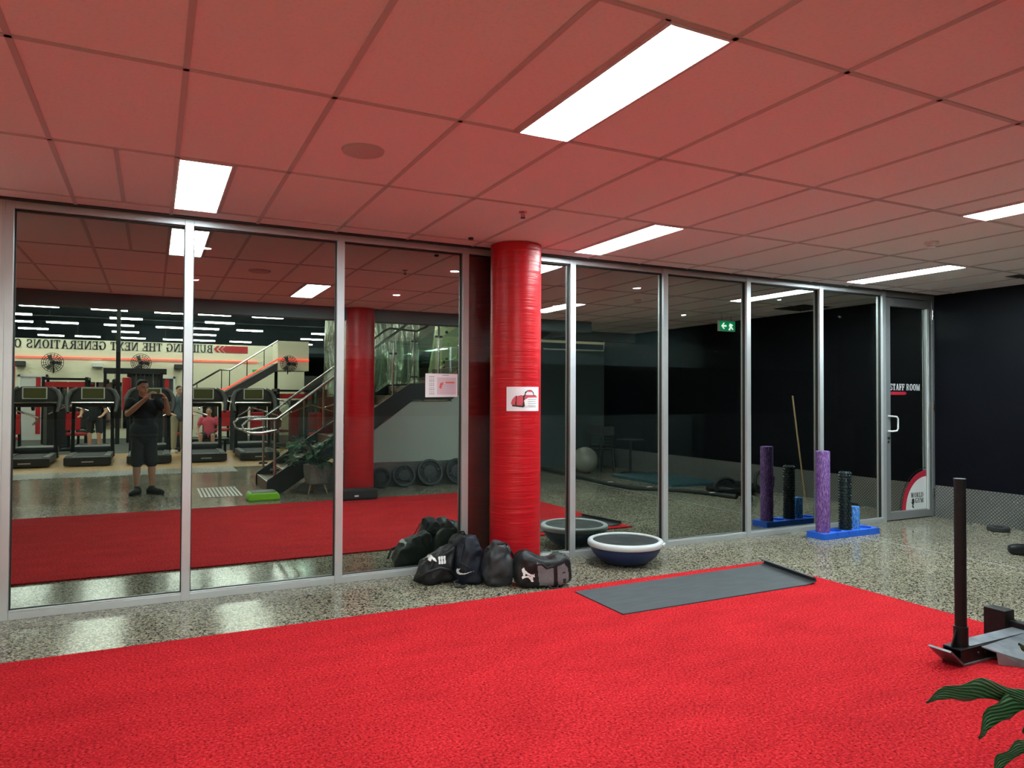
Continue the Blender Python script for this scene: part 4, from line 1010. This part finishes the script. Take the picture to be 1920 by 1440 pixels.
t = thing('emergency_sign', 'small green glowing exit sign low on the far wall', 'exit sign', (3.55, -16.95, 2.45))
MB().box((-.18, 0, -.06), (.18, .03, .06)).build('face', M['green'], t)

# crumpled silver sheeting and the climbing wall
vs = []; fs = []; nn = 60
for i in range(nn + 1):
    for j in range(31):
        x = 5.6 + 3.6 * i / nn; z = 5.6 * j / 30
        y = -14.6 + .22 * math.sin(x * 5.5 + .8 * math.sin(z * 1.7)) + .12 * noise.noise(Vector((x * 3, z * 1.3, 2)))
        vs.append((x, y, z))
for i in range(nn):
    for j in range(30): a_ = i * 31 + j; fs.append((a_, a_ + 31, a_ + 32, a_ + 1))
sh_ = MB().add(vs, fs).build('silver_sheeting', M['foil'], None, smooth=True); so = sh_.modifiers.new('thickness', 'SOLIDIFY'); so.thickness = .02
tag(sh_, 'tall crumpled silver sheeting hanging behind the staircase glass', 'sheeting')
t = thing('climbing_wall', 'pale green climbing wall with dark holds above the stair landing', 'climbing wall', (0, 0, 0))
MB().prism([(8.55, 0), (9.45, 5.9), (10.45, 5.9), (9.65, 0)], -.2, lambda v: Vector((v.x - .0, v.y - 12.6, v.z))).prism([(9.65, 0), (10.45, 5.9), (13.0, 5.9), (13.0, 0)], -.2, lambda v: Vector((v.x, v.y - 12.3, v.z))).build('panel', M['climb'], t)
hr = random.Random(5)
for k in range(46):
    z = hr.uniform(1.8, 4.7); x = 8.98 + .16 * z + hr.choice((0, .55, 1.1, 1.9)) + hr.uniform(-.16, .16); y = -12.6 if x < 9.65 + .13 * z else -12.3
    MB().lathe([(.0, .06), (.035, .05), (.055, .02), (.06, 0)], 8, (x, y + .0, z), 'Y').build('hold', M['ink'] if k % 5 else M['lime'], t, smooth=True)

# ------------------------------------------------------------------ near staircase with glass balustrade
t = thing('staircase', 'timber and black steel staircase with glass balustrade beside the turf', 'staircase', (0, 0, 0))
RUN, RISE, SX = .255, .170, 1.62
def stepz(x): return (x - SX) / RUN * RISE + .16
x = SX; z = 0; n = 0; tread = 0
LAND0, LAND1 = SX + 9 * RUN, SX + 9 * RUN + .62
pos = []
for k in range(10): pos.append((SX + k * RUN, (k + 1) * RISE, RUN if k < 9 else .62))
for k in range(10): pos.append((LAND1 + k * RUN, (11 + k) * RISE, RUN))
for (sx_, sz_, wd) in pos:
    s_ = MB().box((sx_, -1.20, sz_ - .03), (sx_ + wd + .02, .05, sz_)).box((sx_, -1.20, sz_ - RISE), (sx_ + .02, .05, sz_ - .03)).build('step', M['wood'], t)
    MB().box((sx_ - .003, -1.19, sz_ - .002), (sx_ + .02, .04, sz_ + .003)).box((sx_ + .045, -1.19, sz_ - .002), (sx_ + .06, .04, sz_ + .003)).build('nosing', M['nosing'], s_)
top = 3.575
outer = [(SX - .02, 0), (SX - .02, .17), (SX, .21), (LAND0, .21 + 9 * RISE), (LAND1, .21 + 9 * RISE + .02), (LAND1 + 10 * RUN, .21 + 19.2 * RISE),
         (LAND1 + 10 * RUN, 17.6 * RISE), (LAND1 + .12, 1.46), (LAND0 + .07, 1.46), (SX + .22, 0)]
for y in (.05, -1.25): MB().prism(outer, .05, lambda v, y=y: Vector((v.x, v.y + y, v.z))).build('stringer', M['black'], t)
def railpts(y, s_, dz=0.):
    return [(SX + .02, y, .42), (SX - .25, y, .46), (SX - .36, y, .54), (SX - .38, y, .66), (SX - .30, y, .78), (SX - .15, y, .82), (SX + .12, y, .83)]
for y in (.075, -1.225):
    pts = [(SX + .12, y, .98), (SX - .10, y, .94), (SX - .26, y, .94), (SX - .36, y, .98), (SX - .38, y, 1.06), (SX - .30, y, 1.14), (SX - .15, y, 1.155), (SX + .12, y, 1.155)]
    pts = pts + [(LAND0 - .05, y, 1.155 + 9 * RISE + .06), (LAND0 + .05, y, 2.79), (LAND1 - .05, y, 2.76), (LAND1 + .12, y, 2.84), (LAND1 + 10 * RUN, y, 4.5)]
    MB().tube(pts, .021, 10).build('handrail', M['chrome'], t, smooth=True)
    for px_, zb, zt in ((SX + .10, .22, 1.13), (SX + 1.12, .85, 1.80), (SX + 2.0, 1.45, 2.42), (LAND1 - .10, 1.75, 2.74), (LAND1 + 1.1, 2.35, 3.5)):
        p_ = MB().tube([(px_, y, zb - .1), (px_, y, zt)], .021, 10).build('baluster_post', M['chrome'], t, smooth=True)
        for zz in (zb + .14, zt - .18): MB().bbox((px_ - .07, y - .015, zz - .018), (px_ + .07, y + .015, zz + .018), .008).build('glass_clamp', M['darkgrey'], p_)
    for x0_, x1_ in ((SX + .17, SX + 1.06), (SX + 1.18, SX + 1.94), (SX + 2.06, LAND0 + .0), (LAND0 + .05, LAND1 - .16), (LAND1 - .04, LAND1 + 1.04)):
        f0 = lambda xx: (min(xx, LAND0) - SX) / RUN * RISE + max(0, xx - LAND1) / RUN * RISE
        MB().prism([(x0_, f0(x0_) + .27), (x1_, f0(x1_) + .27), (x1_, f0(x1_) + 1.03), (x0_, f0(x0_) + 1.03)], .010, lambda v, y=y: Vector((v.x, y - .005 + v.y, v.z))).build('glass_panel', M['clear'], t)
# grey wall under the flight, checker plate at its foot
struct(MB().prism([(2.05, 0), (LAND0 + .07, 1.45), (LAND1 + .12, 1.45), (5.95, 2.35), (5.95, 0)], -.06, lambda v: Vector((v.x, v.y + .04, v.z))).build('wall_under_stair', M['greywall']))
struct(MB().prism([(2.05, 0), (2.05, .05), (2.55, .41), (5.95, .41), (5.95, 0)], -.004, lambda v: Vector((v.x, v.y + .046, v.z))).build('baseboard_stair', M['plateXZ']))

t = thing('aerobic_step', 'low lime green aerobic step on the floor beyond the turf', 'aerobic step', (1.46, .72, 0))
MB().prism([(-.215, .0), (-.225, .05), (-.19, .115), (.19, .115), (.225, .05), (.215, .0)], .38, lambda v: Vector((v.x, v.y - .19, v.z))).build('base', M['lime'], t, bevel=.02)
MB().bbox((-.17, -.16, .112), (.17, .16, .122), .004).build('tread', M['darkgrey'], t)
t = thing('floor_light_stripes', 'white stripes of reflected light laid as thin strips on the concrete', 'light stripes', (.66, -.95, 0))
gm = MB()  # white strips stand in for light reflected on the floor
for k in range(11): gm.box((.055 * k, 0, .0), (.055 * k + .028, 1.15, .008))
gm.build('light_stripes', M['white'], t)
for y in (0, 1.13): MB().box((0, y, .008), (.58, y + .02, .010)).build('stripe_end', M['white'], t)
t = thing('equipment_case', 'low black case with small white label against the red column reflection', 'equipment case', (2.45, 1.06, .015))
MB().bbox((-.01, .27, 0), (.52, .45, .16), .03).build('case', M['rubber'], t); MB().box((.17, .45, .05), (.23, .453, .075)).build('label', M['whiteink'], t)
# plates leaning on the wall under the stairs
wp0 = None
for k, (x, r_, dx) in enumerate(((3.40, .17, .3), (3.80, .19, .2), (4.26, .225, .05), (4.76, .225, -.1), (5.25, .225, .25))):
    labs = ['smallest grey grip plate leaning under the staircase', 'grey grip plate second from the red column reflection', 'round grip plate in the middle of the leaning row', 'large grip plate right of the middle one', 'grip plate cut by the glass frame at the right of the leaning row'][k]
    w_ = thing('weight_plate', labs, 'weight plate', (x, .155 + .012 * k, .0), dx, 'grip plates leaning under the stairs')
    R0 = Rx(.28)
    rot = R0
    m_ = MB()
    m_.lathe([(.03, 0), (.05, 0), (.055, -.006), (r_ * .5, -.006)], 32, (0, 0, r_ + .004), 'Y', rot=rot)
    m_.lathe([(r_ * .82, -.012), (r_ * .84, .010), (r_, .010), (r_, -.035), (.03, -.035), (.03, 0), (r_ * .5, -.006), (r_ * .52, -.018), (r_ * .80, -.018), (r_ * .82, -.012)], 32, (0, 0, r_ + .004), 'Y', rot=rot)
    m_.build('disc', M['cloth grey'], w_, smooth=True)
    for q in range(3):
        a_ = q * 2 * PI / 3 + .4 + k
        c_ = rot @ Vector((math.cos(a_) * r_ * .66, .004, math.sin(a_) * r_ * .66)) + Vector((0, 0, r_ + .004))
        MB().lathe([(.0, .008), (r_ * .13, .008), (r_ * .17, .0)], 14, c_, 'Y', rot=rot).build('grip_opening', M['ink'], w_, smooth=True)

# ------------------------------------------------------------------ corner with ball, chairs, ropes
tag(MB().lathe([(.26 * math.sin(PI * k / 24), .26 - .26 * math.cos(PI * k / 24)) for k in range(25)], 48).build('exercise_ball', M['ball'], None, smooth=True, loc=(7.75, -.42, 0)), 'large pale exercise ball by the back wall', 'exercise ball')
def chair(x, y, rz, lab):
    t = thing('cafe_chair', lab, 'chair', (x, y, 0), rz)
    MB().bbox((-.2, -.2, .44), (.2, .2, .47), .01).build('seat', M['blacksteel'], t)
    for sx in (-1, 1):
        MB().tube([(sx * .18, .18, .45), (sx * .2, .21, 0)], .013, 8).build('leg', M['blacksteel'], t)
        MB().tube([(sx * .18, -.24, 0), (sx * .18, -.19, .45), (sx * .17, -.23, .92)], .013, 8).build('leg', M['blacksteel'], t)
    MB().bbox((-.19, -.245, .74), (.19, -.22, .92), .008).build('backrest', M['darkgrey'], t)
    for z in (.55, .62, .69): MB().tube([(-.18, -.205 - (z - .45) * .06, z), (.18, -.205 - (z - .45) * .06, z)], .006, 6).build('back_bar', M['chrome'], t)
    return t
chair(8.22, -.62, 2.9, 'dark slatted chair beside the pale exercise ball'); chair(8.72, -1.25, -1.8, 'dark chair right of the small round table')
t = thing('round_table', 'small dark round table behind the exercise ball', 'table', (8.56, .0, 0))
MB().lathe([(.0, .66), (.27, .66), (.27, .68), (.0, .68)], 32).build('table_top', M['blacksteel'], t, smooth=True)
MB().tube([(0, 0, .02), (0, 0, .66)], .025, 10).build('pedestal', M['blacksteel'], t); MB().lathe([(.0, .03), (.2, .015), (.21, 0), (.0, 0)], 24).build('base', M['blacksteel'], t, smooth=True)
tag(MB().bbox((-.55, -.9, 0), (.5, .9, .05), .01).build('floor_mat', M['teal'], loc=(8.42, 1.25, 0)), 'dark teal folded floor mat against the checker plate wall', 'mat')
tag(MB().tube([(6.95, -.7, 2.47), (8.28, -.55, 2.47), (8.30, -.55, 2.66)], .016, 8).build('overhead_pipe', M['white'], smooth=True), 'thin white L-shaped pipe under the dark bulkhead', 'pipe')
t = thing('info_board', 'tall dark board with pale and yellow notices behind the column', 'notice board', (6.15, -1.72, 0))
MB().box((0, 0, 0), (.5, .04, 2.1)).build('board', M['darkgrey'], t); MB().box((-.02, .0, 2.1), (.52, .05, 2.62)).build('header_panel', M['red'], t)
for k, (x, z) in enumerate(((.05, 1.75), (.08, 1.35), (.05, .95))): MB().box((x, .04, z), (x + .18, .044, z + .24)).build('notice', M['climb'] if k == 1 else M['white'], t)
# battle rope
rp = [(7.30, -1.35), (7.22, -.6), (7.12, .4), (7.06, 1.2), (7.04, 1.8), (7.12, 2.2), (7.35, 2.42), (7.6, 2.75), (7.74, 3.1), (7.80, 3.4), (7.84, 3.62)]
def smooth_pts(p, n_=6):
    out = []
    for i in range(len(p) - 1):
        a_, b_, c_, d_ = p[max(i - 1, 0)], p[i], p[i + 1], p[min(i + 2, len(p) - 1)]
        for k in range(n_):
            s_ = k / n_; out.append(tuple(.5 * ((2 * b_[q]) + (-a_[q] + c_[q]) * s_ + (2 * a_[q] - 5 * b_[q] + 4 * c_[q] - d_[q]) * s_ ** 2 + (-a_[q] + 3 * b_[q] - 3 * c_[q] + d_[q]) * s_ ** 3) for q in range(len(b_))))
    out.append(tuple(p[-1])); return out
t = thing('battle_rope', 'thick black battle rope snaking along the floor by the right wall', 'rope', (0, 0, 0))
MB().tube([(x, y, .032) for x, y in smooth_pts(rp)], .032, 10).build('rope', M['rubber'], t, smooth=True)
MB().tube([(7.80, 3.42, .036), (7.85, 3.66, .036)], .040, 12).build('handle_sleeve', M['black'], t, smooth=True)
for x, y in ((7.05, 1.5), (7.25, 2.33), (7.70, 3.3)): MB().box((x - .05, y - .02, .063), (x + .05, y + .02, .066)).build('tape_label', M['whiteink'], t)
t = thing('sandbag_heap', 'heap of black looped bands and bags near the checker plate wall', 'training bags', (8.25, 3.15, 0))
hp = blob(.42, .30, .085, 12, .03, .8, .8, freq=5); hp.build('bag', M['cloth black'], t, smooth=True)
MB().tube([(.30 + .20 * math.cos(a_ * PI / 8), .35 + .03 * math.sin(a_), .20 + .16 * math.sin(a_ * PI / 8)) for a_ in range(16)], .028, 8, closed=True).build('loop', M['rubber'], t, smooth=True)
MB().tube([(-.25 + .22 * math.cos(a_ * PI / 8), .1, .14 + .12 * math.sin(a_ * PI / 8)) for a_ in range(16)], .028, 8, closed=True).build('loop', M['rubber'], t, smooth=True)
b2 = blob(.20, .065, .05, 15, .008, .5, .6, freq=5).build('weighted_bag', M['cloth black'], None, smooth=True, loc=(7.68, 4.03, 0), rotz=-.6)
tag(b2, 'long black weighted bag at the right edge of the photo', 'training bag')
tag(MB().tube([(0, 0, 0), (-.28, .02, 1.55)], .012, 8).build('wooden_pole', M['leg wood'], None, loc=(8.9, 4.0, 0)), 'thin pale wooden pole leaning by the black wall', 'pole')

# ------------------------------------------------------------------ people
def ell(mb, c, r, n=14, rot=None):
    vs = []; fs = []
    for j in range(n + 1):
        ph = -PI / 2 + PI * j / n
        for i in range(2 * n):
            a_ = PI * i / n; p = Vector((r[0] * math.cos(ph) * math.cos(a_), r[1] * math.cos(ph) * math.sin(a_), r[2] * math.sin(ph)))
            if rot is not None: p = rot @ p
            vs.append(p + Vector(c))
    for j in range(n):
        for i in range(2 * n): fs.append((j * 2 * n + i, j * 2 * n + (i + 1) % (2 * n), (j + 1) * 2 * n + (i + 1) % (2 * n), (j + 1) * 2 * n + i))
    mb.add(vs, fs)
def limb(mb, pts, rs, n=14):
    mb.tube(pts, rs, n)
    for p, r in zip(pts, rs): ell(mb, p, (r, r, r), 8)
def organic(mb, name, m, parent, vox=.008, sm=4):
    o = mb.build(name, m, parent)
    r = o.modifiers.new('join', 'REMESH'); r.mode = 'VOXEL'; r.voxel_size = vox; r.use_smooth_shade = True
    s_ = o.modifiers.new('smooth', 'SMOOTH'); s_.iterations = sm; s_.factor = .5
    return o
def hand(mb, wrist, dirv, palm, thumb, curl=.6, s=1.):
    """palm, four unequal bent fingers and a thumb from the side of the palm"""
    d = Vector(dirv).normalized(); n_ = Vector(palm); n_ = (n_ - d * n_.dot(d)).normalized(); t_ = d.cross(n_)
    if t_.dot(Vector(thumb)) < 0: t_ = -t_
    w0 = Vector(wrist)
    for k in range(4):
        off = t_ * (.030 - .020 * k) * s
        k0 = w0 + d * .085 * s + off
        mb.tube([w0 + off * .6, w0 + d * .05 * s + off, k0], [.014 * s, .015 * s, .011 * s], 8)
        ln = (.070, .078, .073, .058)[k] * s; cu = curl * (1 + .12 * k)
        p = k0; dd = d.copy(); pts = [p]
        for q in range(3):
            ang = cu * (.7 + .3 * q); dd = (dd * math.cos(ang) + n_ * math.sin(ang)).normalized(); 
            nn_ = n_ ; p = p + dd * ln * (.45, .32, .23)[q]; pts.append(p)
        limb(mb, pts, [.0098 * s, .0092 * s, .0085 * s, .0072 * s], 8)
    th0 = w0 + d * .025 * s + t_ * .025 * s
    limb(mb, [th0, th0 + (t_ * .7 + d * .5 + n_ * .2).normalized() * .038 * s, th0 + (t_ * .7 + d * .5 + n_ * .2).normalized() * .038 * s + (d * .8 + t_ * .25 + n_ * .5).normalized() * .034 * s, th0 + (t_ * .7 + d * .5 + n_ * .2).normalized() * .038 * s + (d * .7 + n_ * .8).normalized() * .060 * s], [.015 * s, .012 * s, .0105 * s, .009 * s], 8)

def head(mb, c, R0, s=1.):
    T_ = lambda x, y, z: Vector(c) + R0 @ Vector((x * s, y * s, z * s))
    ell(mb, T_(0, -.012, .030), (.076 * s, .094 * s, .092 * s), 14, R0)       # skull
    ell(mb, T_(0, .012, -.030), (.062 * s, .074 * s, .080 * s), 14, R0)       # face
    ell(mb, T_(0, .038, -.085), (.034 * s, .036 * s, .026 * s), 10, R0)       # chin
    mb.tube([T_(0, .075, .012), T_(0, .098, -.018), T_(0, .104, -.034), T_(0, .082, -.040)], [.008 * s, .011 * s, .014 * s, .010 * s], 8)
    ell(mb, T_(0, .084, -.058), (.022 * s, .010 * s, .006 * s), 8, R0); ell(mb, T_(0, .082, -.069), (.019 * s, .010 * s, .006 * s), 8, R0)
    for sx in (-1, 1):
        ell(mb, T_(sx * .030, .070, .018), (.022 * s, .014 * s, .008 * s), 8, R0)    # brow
        ell(mb, T_(sx * .077, -.008, -.012), (.008 * s, .018 * s, .030 * s), 8, R0)  # ear
        ell(mb, T_(sx * .040, .050, -.030), (.018 * s, .018 * s, .020 * s), 8, R0)   # cheek
def face_parts(t, c, R0, s=1.):
    T_ = lambda x, y, z: Vector(c) + R0 @ Vector((x * s, y * s, z * s))
    for sx in (-1, 1):
        e = MB(); ell(e, T_(sx * .030, .074, .002), (.011 * s, .009 * s, .008 * s), 8, R0); eye = e.build('eye', M['whiteink'], t, smooth=True)
        e = MB(); ell(e, T_(sx * .031, .081, .002), (.0055 * s, .004 * s, .0055 * s), 8, R0); e.build('iris', M['ink'], eye, smooth=True)
        e = MB(); e.tube([T_(sx * .014, .086, .019), T_(sx * .032, .086, .025), T_(sx * .048, .076, .019)], .004 * s, 6); e.build('eyebrow', M['hair'], t, smooth=True)
    e = MB(); ell(e, T_(0, .088, -.063), (.022 * s, .006 * s, .004 * s), 8, R0); e.build('lips', mat('lips', (.33, .12, .10), .5), t, smooth=True)

# the photographer, whose reflection stands in the first bay
ph = thing('person', 'person in dark t-shirt and shorts holding up a phone', 'person', (-.11, -.60, 0))
O = Vector((-.11, -.60, 0)); G = lambda x, y, z: Vector((x, y, z)) - O
HC = G(-.135, -.50, 1.632); HR = Rz(-.50) @ Rx(-.10)
b_ = MB(); head(b_, HC, HR)
limb(b_, [G(-.12, -.58, 1.40), G(-.125, -.565, 1.48), G(-.13, -.53, 1.565)], [.062, .056, .056])
limb(b_, [G(-.11, -.62, .90), G(-.11, -.62, 1.10), G(-.115, -.60, 1.33)], [.125, .12, .13]); ell(b_, G(-.11, -.62, .93), (.16, .11, .13)); ell(b_, G(-.115, -.59, 1.27), (.17, .11, .17))
PH0 = rt2 * -.016 - fw * .010                      # left end of the phone, from the lens
PHR = rt2 * .150 - fw * .010
LH = CAM + PH0 + Vector((-.055, -.062, -.035)); RHd = CAM + PHR + Vector((.045, -.050, -.055))
# left arm (image left), right arm
for sh_, el_, wr in ((G(-.31, -.60, 1.415), G(-.335, -.42, 1.235), LH - O), (G(.075, -.58, 1.405), G(.215, -.42, 1.25), RHd - O)):
    limb(b_, [sh_, sh_.lerp(el_, .5), el_], [.058, .050, .041]); mid = el_.lerp(wr, .35)
    limb(b_, [el_, mid, wr], [.041, .043, .026])
hand(b_, LH - O, (rt2 * .5 + Vector((0, .35, .45))), rt2, Vector((0, 0, -1)), .55)
hand(b_, RHd - O, (-rt2 * .35 + Vector((0, .35, .7))), -rt2, Vector((0, 0, -1)), .6)
for hx, kx, ax, fx in ((-.195, -.205, -.205, -.03), (-.025, -.0, .01, .06)):
    limb(b_, [G(hx, -.62, .90), G(kx, -.60, .50)], [.088, .060])
    limb(b_, [G(kx, -.60, .50), G(kx, -.615, .36), G(ax, -.615, .10)], [.058, .057, .034])
organic(b_, 'body', M['skin'], ph, .007, 3)
face_parts(ph, HC, HR)
h_ = MB(); Th = lambda x, y, z: HC + HR @ Vector((x, y, z))
ell(h_, Th(0, -.024, .050), (.080, .092, .082), 14, HR); ell(h_, Th(0, .045, .102), (.05, .04, .022), 10, HR); ell(h_, Th(0, -.045, -.005), (.072, .068, .06), 12, HR)
organic(h_, 'hair', M['hair'], ph, .006, 2)
s_ = MB()
limb(s_, [G(-.11, -.62, .90), G(-.11, -.615, 1.05), G(-.115, -.605, 1.20), G(-.12, -.60, 1.36)], [.150, .148, .155, .125])
ell(s_, G(-.115, -.60, 1.30), (.215, .135, .17)); ell(s_, G(-.11, -.61, 1.0), (.20, .155, .17)); ell(s_, G(-.11, -.615, .90), (.195, .15, .06))
limb(s_, [G(-.125, -.59, 1.42), G(-.125, -.575, 1.485)], [.09, .074])
for a_, b2_ in ((G(-.30, -.60, 1.41), G(-.335, -.47, 1.285)), (G(.065, -.59, 1.405), G(.185, -.47, 1.30))): limb(s_, [a_, a_.lerp(b2_, .8)], [.075, .066])
organic(s_, 'tshirt', M['tshirt'], ph, .009, 4)
s_ = MB()
ell(s_, G(-.11, -.615, .90), (.185, .135, .12))
for hx, kx in ((-.19, -.205), (-.03, -.005)): limb(s_, [G(hx, -.62, .86), G(hx, -.615, .70), G(kx, -.605, .50)], [.105, .102, .095])
organic(s_, 'shorts', M['shorts'], ph, .009, 4)
for ax, yaw_ in ((-.205, .35), (.015, -.75)):
    s_ = MB(); R0 = Rz(yaw_); base = G(ax, -.595, .0)
    S_ = lambda x, y, z: base + R0 @ Vector((x, y, z))
    limb(s_, [S_(0, -.055, .052), S_(0, .04, .05), S_(0, .15, .040), S_(0, .19, .036)], [.055, .053, .050, .038]); ell(s_, S_(0, -.02, .092), (.050, .060, .045), 10, R0)
    shoe = organic(s_, 'shoe', M['shoe'], ph, .007, 2)
    so_ = MB(); so_.bbox((-.042, -.095, .001), (.042, .20, .024), .01, rot=R0, at=base); so_.build('sole', M['darkgrey'], shoe)
# the phone he holds, lens at the camera point
phn = thing('smartphone', 'dark smartphone held up sideways in both hands', 'phone', CAM)
Rp = Matrix((rt2, -fw, up2)).transposed()
pb = MB().bbox((-.016, .004, -.055), (.140, .013, .020), .003, rot=Rp); pb.build('case', M['black'], phn)
for q in ((-.000, .0), (.022, -.0), (.010, -.022)):
    MB().lathe([(.0, .0025), (.0075, .0025), (.0085, .0045)], 16, Rp @ Vector((q[0], 0, q[1])), 'Y', rot=Rp).build('lens', M['ink'], phn, smooth=True)

def bystander(x, y, rz, lab, top_c, leg_c, h_=1.72, bare=True, seated=False):
    t = thing('person', lab, 'person', (x, y, 0), rz); k = h_ / 1.75
    dz = -.42 if seated else 0
    V_ = lambda a_, b__, c_: Vector((a_ * k, b__ * k, (c_ + dz) * k))
    m_ = MB(); hc = V_(0, .03, 1.62); head(m_, hc, Matrix.Identity(3), k)
    limb(m_, [V_(0, 0, 1.38), V_(0, .02, 1.56)], [.06 * k, .05 * k]); limb(m_, [V_(0, 0, .92), V_(0, 0, 1.3)], [.12 * k, .13 * k])
    for s0 in (-1, 1):
        el_ = V_(s0 * .30, .05, 1.12); wr = V_(s0 * .26, .24, 1.00)
        limb(m_, [V_(s0 * .2, 0, 1.40), el_, wr], [.055 * k, .042 * k, .027 * k]); hand(m_, wr, (0, 1, .0), (0, 0, -1), (-s0, 0, 0), .4, k)
        if seated: limb(m_, [V_(s0 * .1, 0, .92), V_(s0 * .16, .42, .94), V_(s0 * .17, .46, .50)], [.085 * k, .06 * k, .04 * k])
        else: limb(m_, [V_(s0 * .1, 0, .92), V_(s0 * .12, .02, .50), V_(s0 * .12, -.02, .08)], [.085 * k, .058 * k, .038 * k])
    organic(m_, 'body', M['skin'], t, .012, 3); face_parts(t, hc, Matrix.Identity(3), k)
    m_ = MB(); ell(m_, hc + Vector((0, -.02, .05)) * k, (.08 * k, .092 * k, .08 * k), 10); organic(m_, 'hair', M['hair'], t, .012, 2)
    m_ = MB(); limb(m_, [V_(0, 0, .95), V_(0, 0, 1.15), V_(0, 0, 1.34)], [.15 * k, .15 * k, .14 * k]); ell(m_, V_(0, 0, 1.3), (.21 * k, .13 * k, .16 * k))
    for s0 in (-1, 1): limb(m_, [V_(s0 * .2, 0, 1.4), V_(s0 * .26, .03, 1.24)], [.072 * k, .06 * k])
    organic(m_, 'top', top_c, t, .014, 3)
    m_ = MB(); ell(m_, V_(0, 0, .92), (.17 * k, .125 * k, .11 * k))
    for s0 in (-1, 1):
        if seated: limb(m_, [V_(s0 * .1, 0, .92), V_(s0 * .15, .36, .94)], [.1 * k, .085 * k])
        else: limb(m_, [V_(s0 * .1, 0, .9), V_(s0 * .12, 0, .58 if bare else .15)], [.1 * k, .085 * k if bare else .06 * k])
    organic(m_, 'shorts' if bare else 'trousers', leg_c, t, .014, 3)
    for s0 in (-1, 1):
        yy = .46 if seated else 0.
        MB().bbox((s0 * .13 * k - .045, (yy - .07) * k, .0), (s0 * .13 * k + .045, (yy + .20) * k, .09), .03).build('shoe', M['whiteink'], t)
bystander(-1.35, -9.9, .3, 'person in black top with bare legs bending behind the treadmills', M['tshirt'], M['shorts'], 1.7)
bystander(.62, -9.2, -.4, 'person in blue-grey top and pale trousers by the frame', mat('blue grey top', (.10, .15, .19), .9), mat('khaki cloth', (.42, .38, .26), .9), 1.78, bare=False)
t = thing('flat_bench', 'low padded bench under the person in pink', 'bench', (1.35, -8.95, 0))
MB().bbox((-.5, -.15, .31), (.5, .13, .375), .02).build('pad', M['black'], t)
for x in (-.4, .4): MB().box((x - .03, -.12, 0), (x + .03, .1, .31)).build('leg', M['blacksteel'], t)
bystander(1.35, -8.95, .2, 'person in pink top seated on a weight machine bench', mat('pink top', (.75, .10, .16), .9), M['shorts'], 1.6, seated=True)
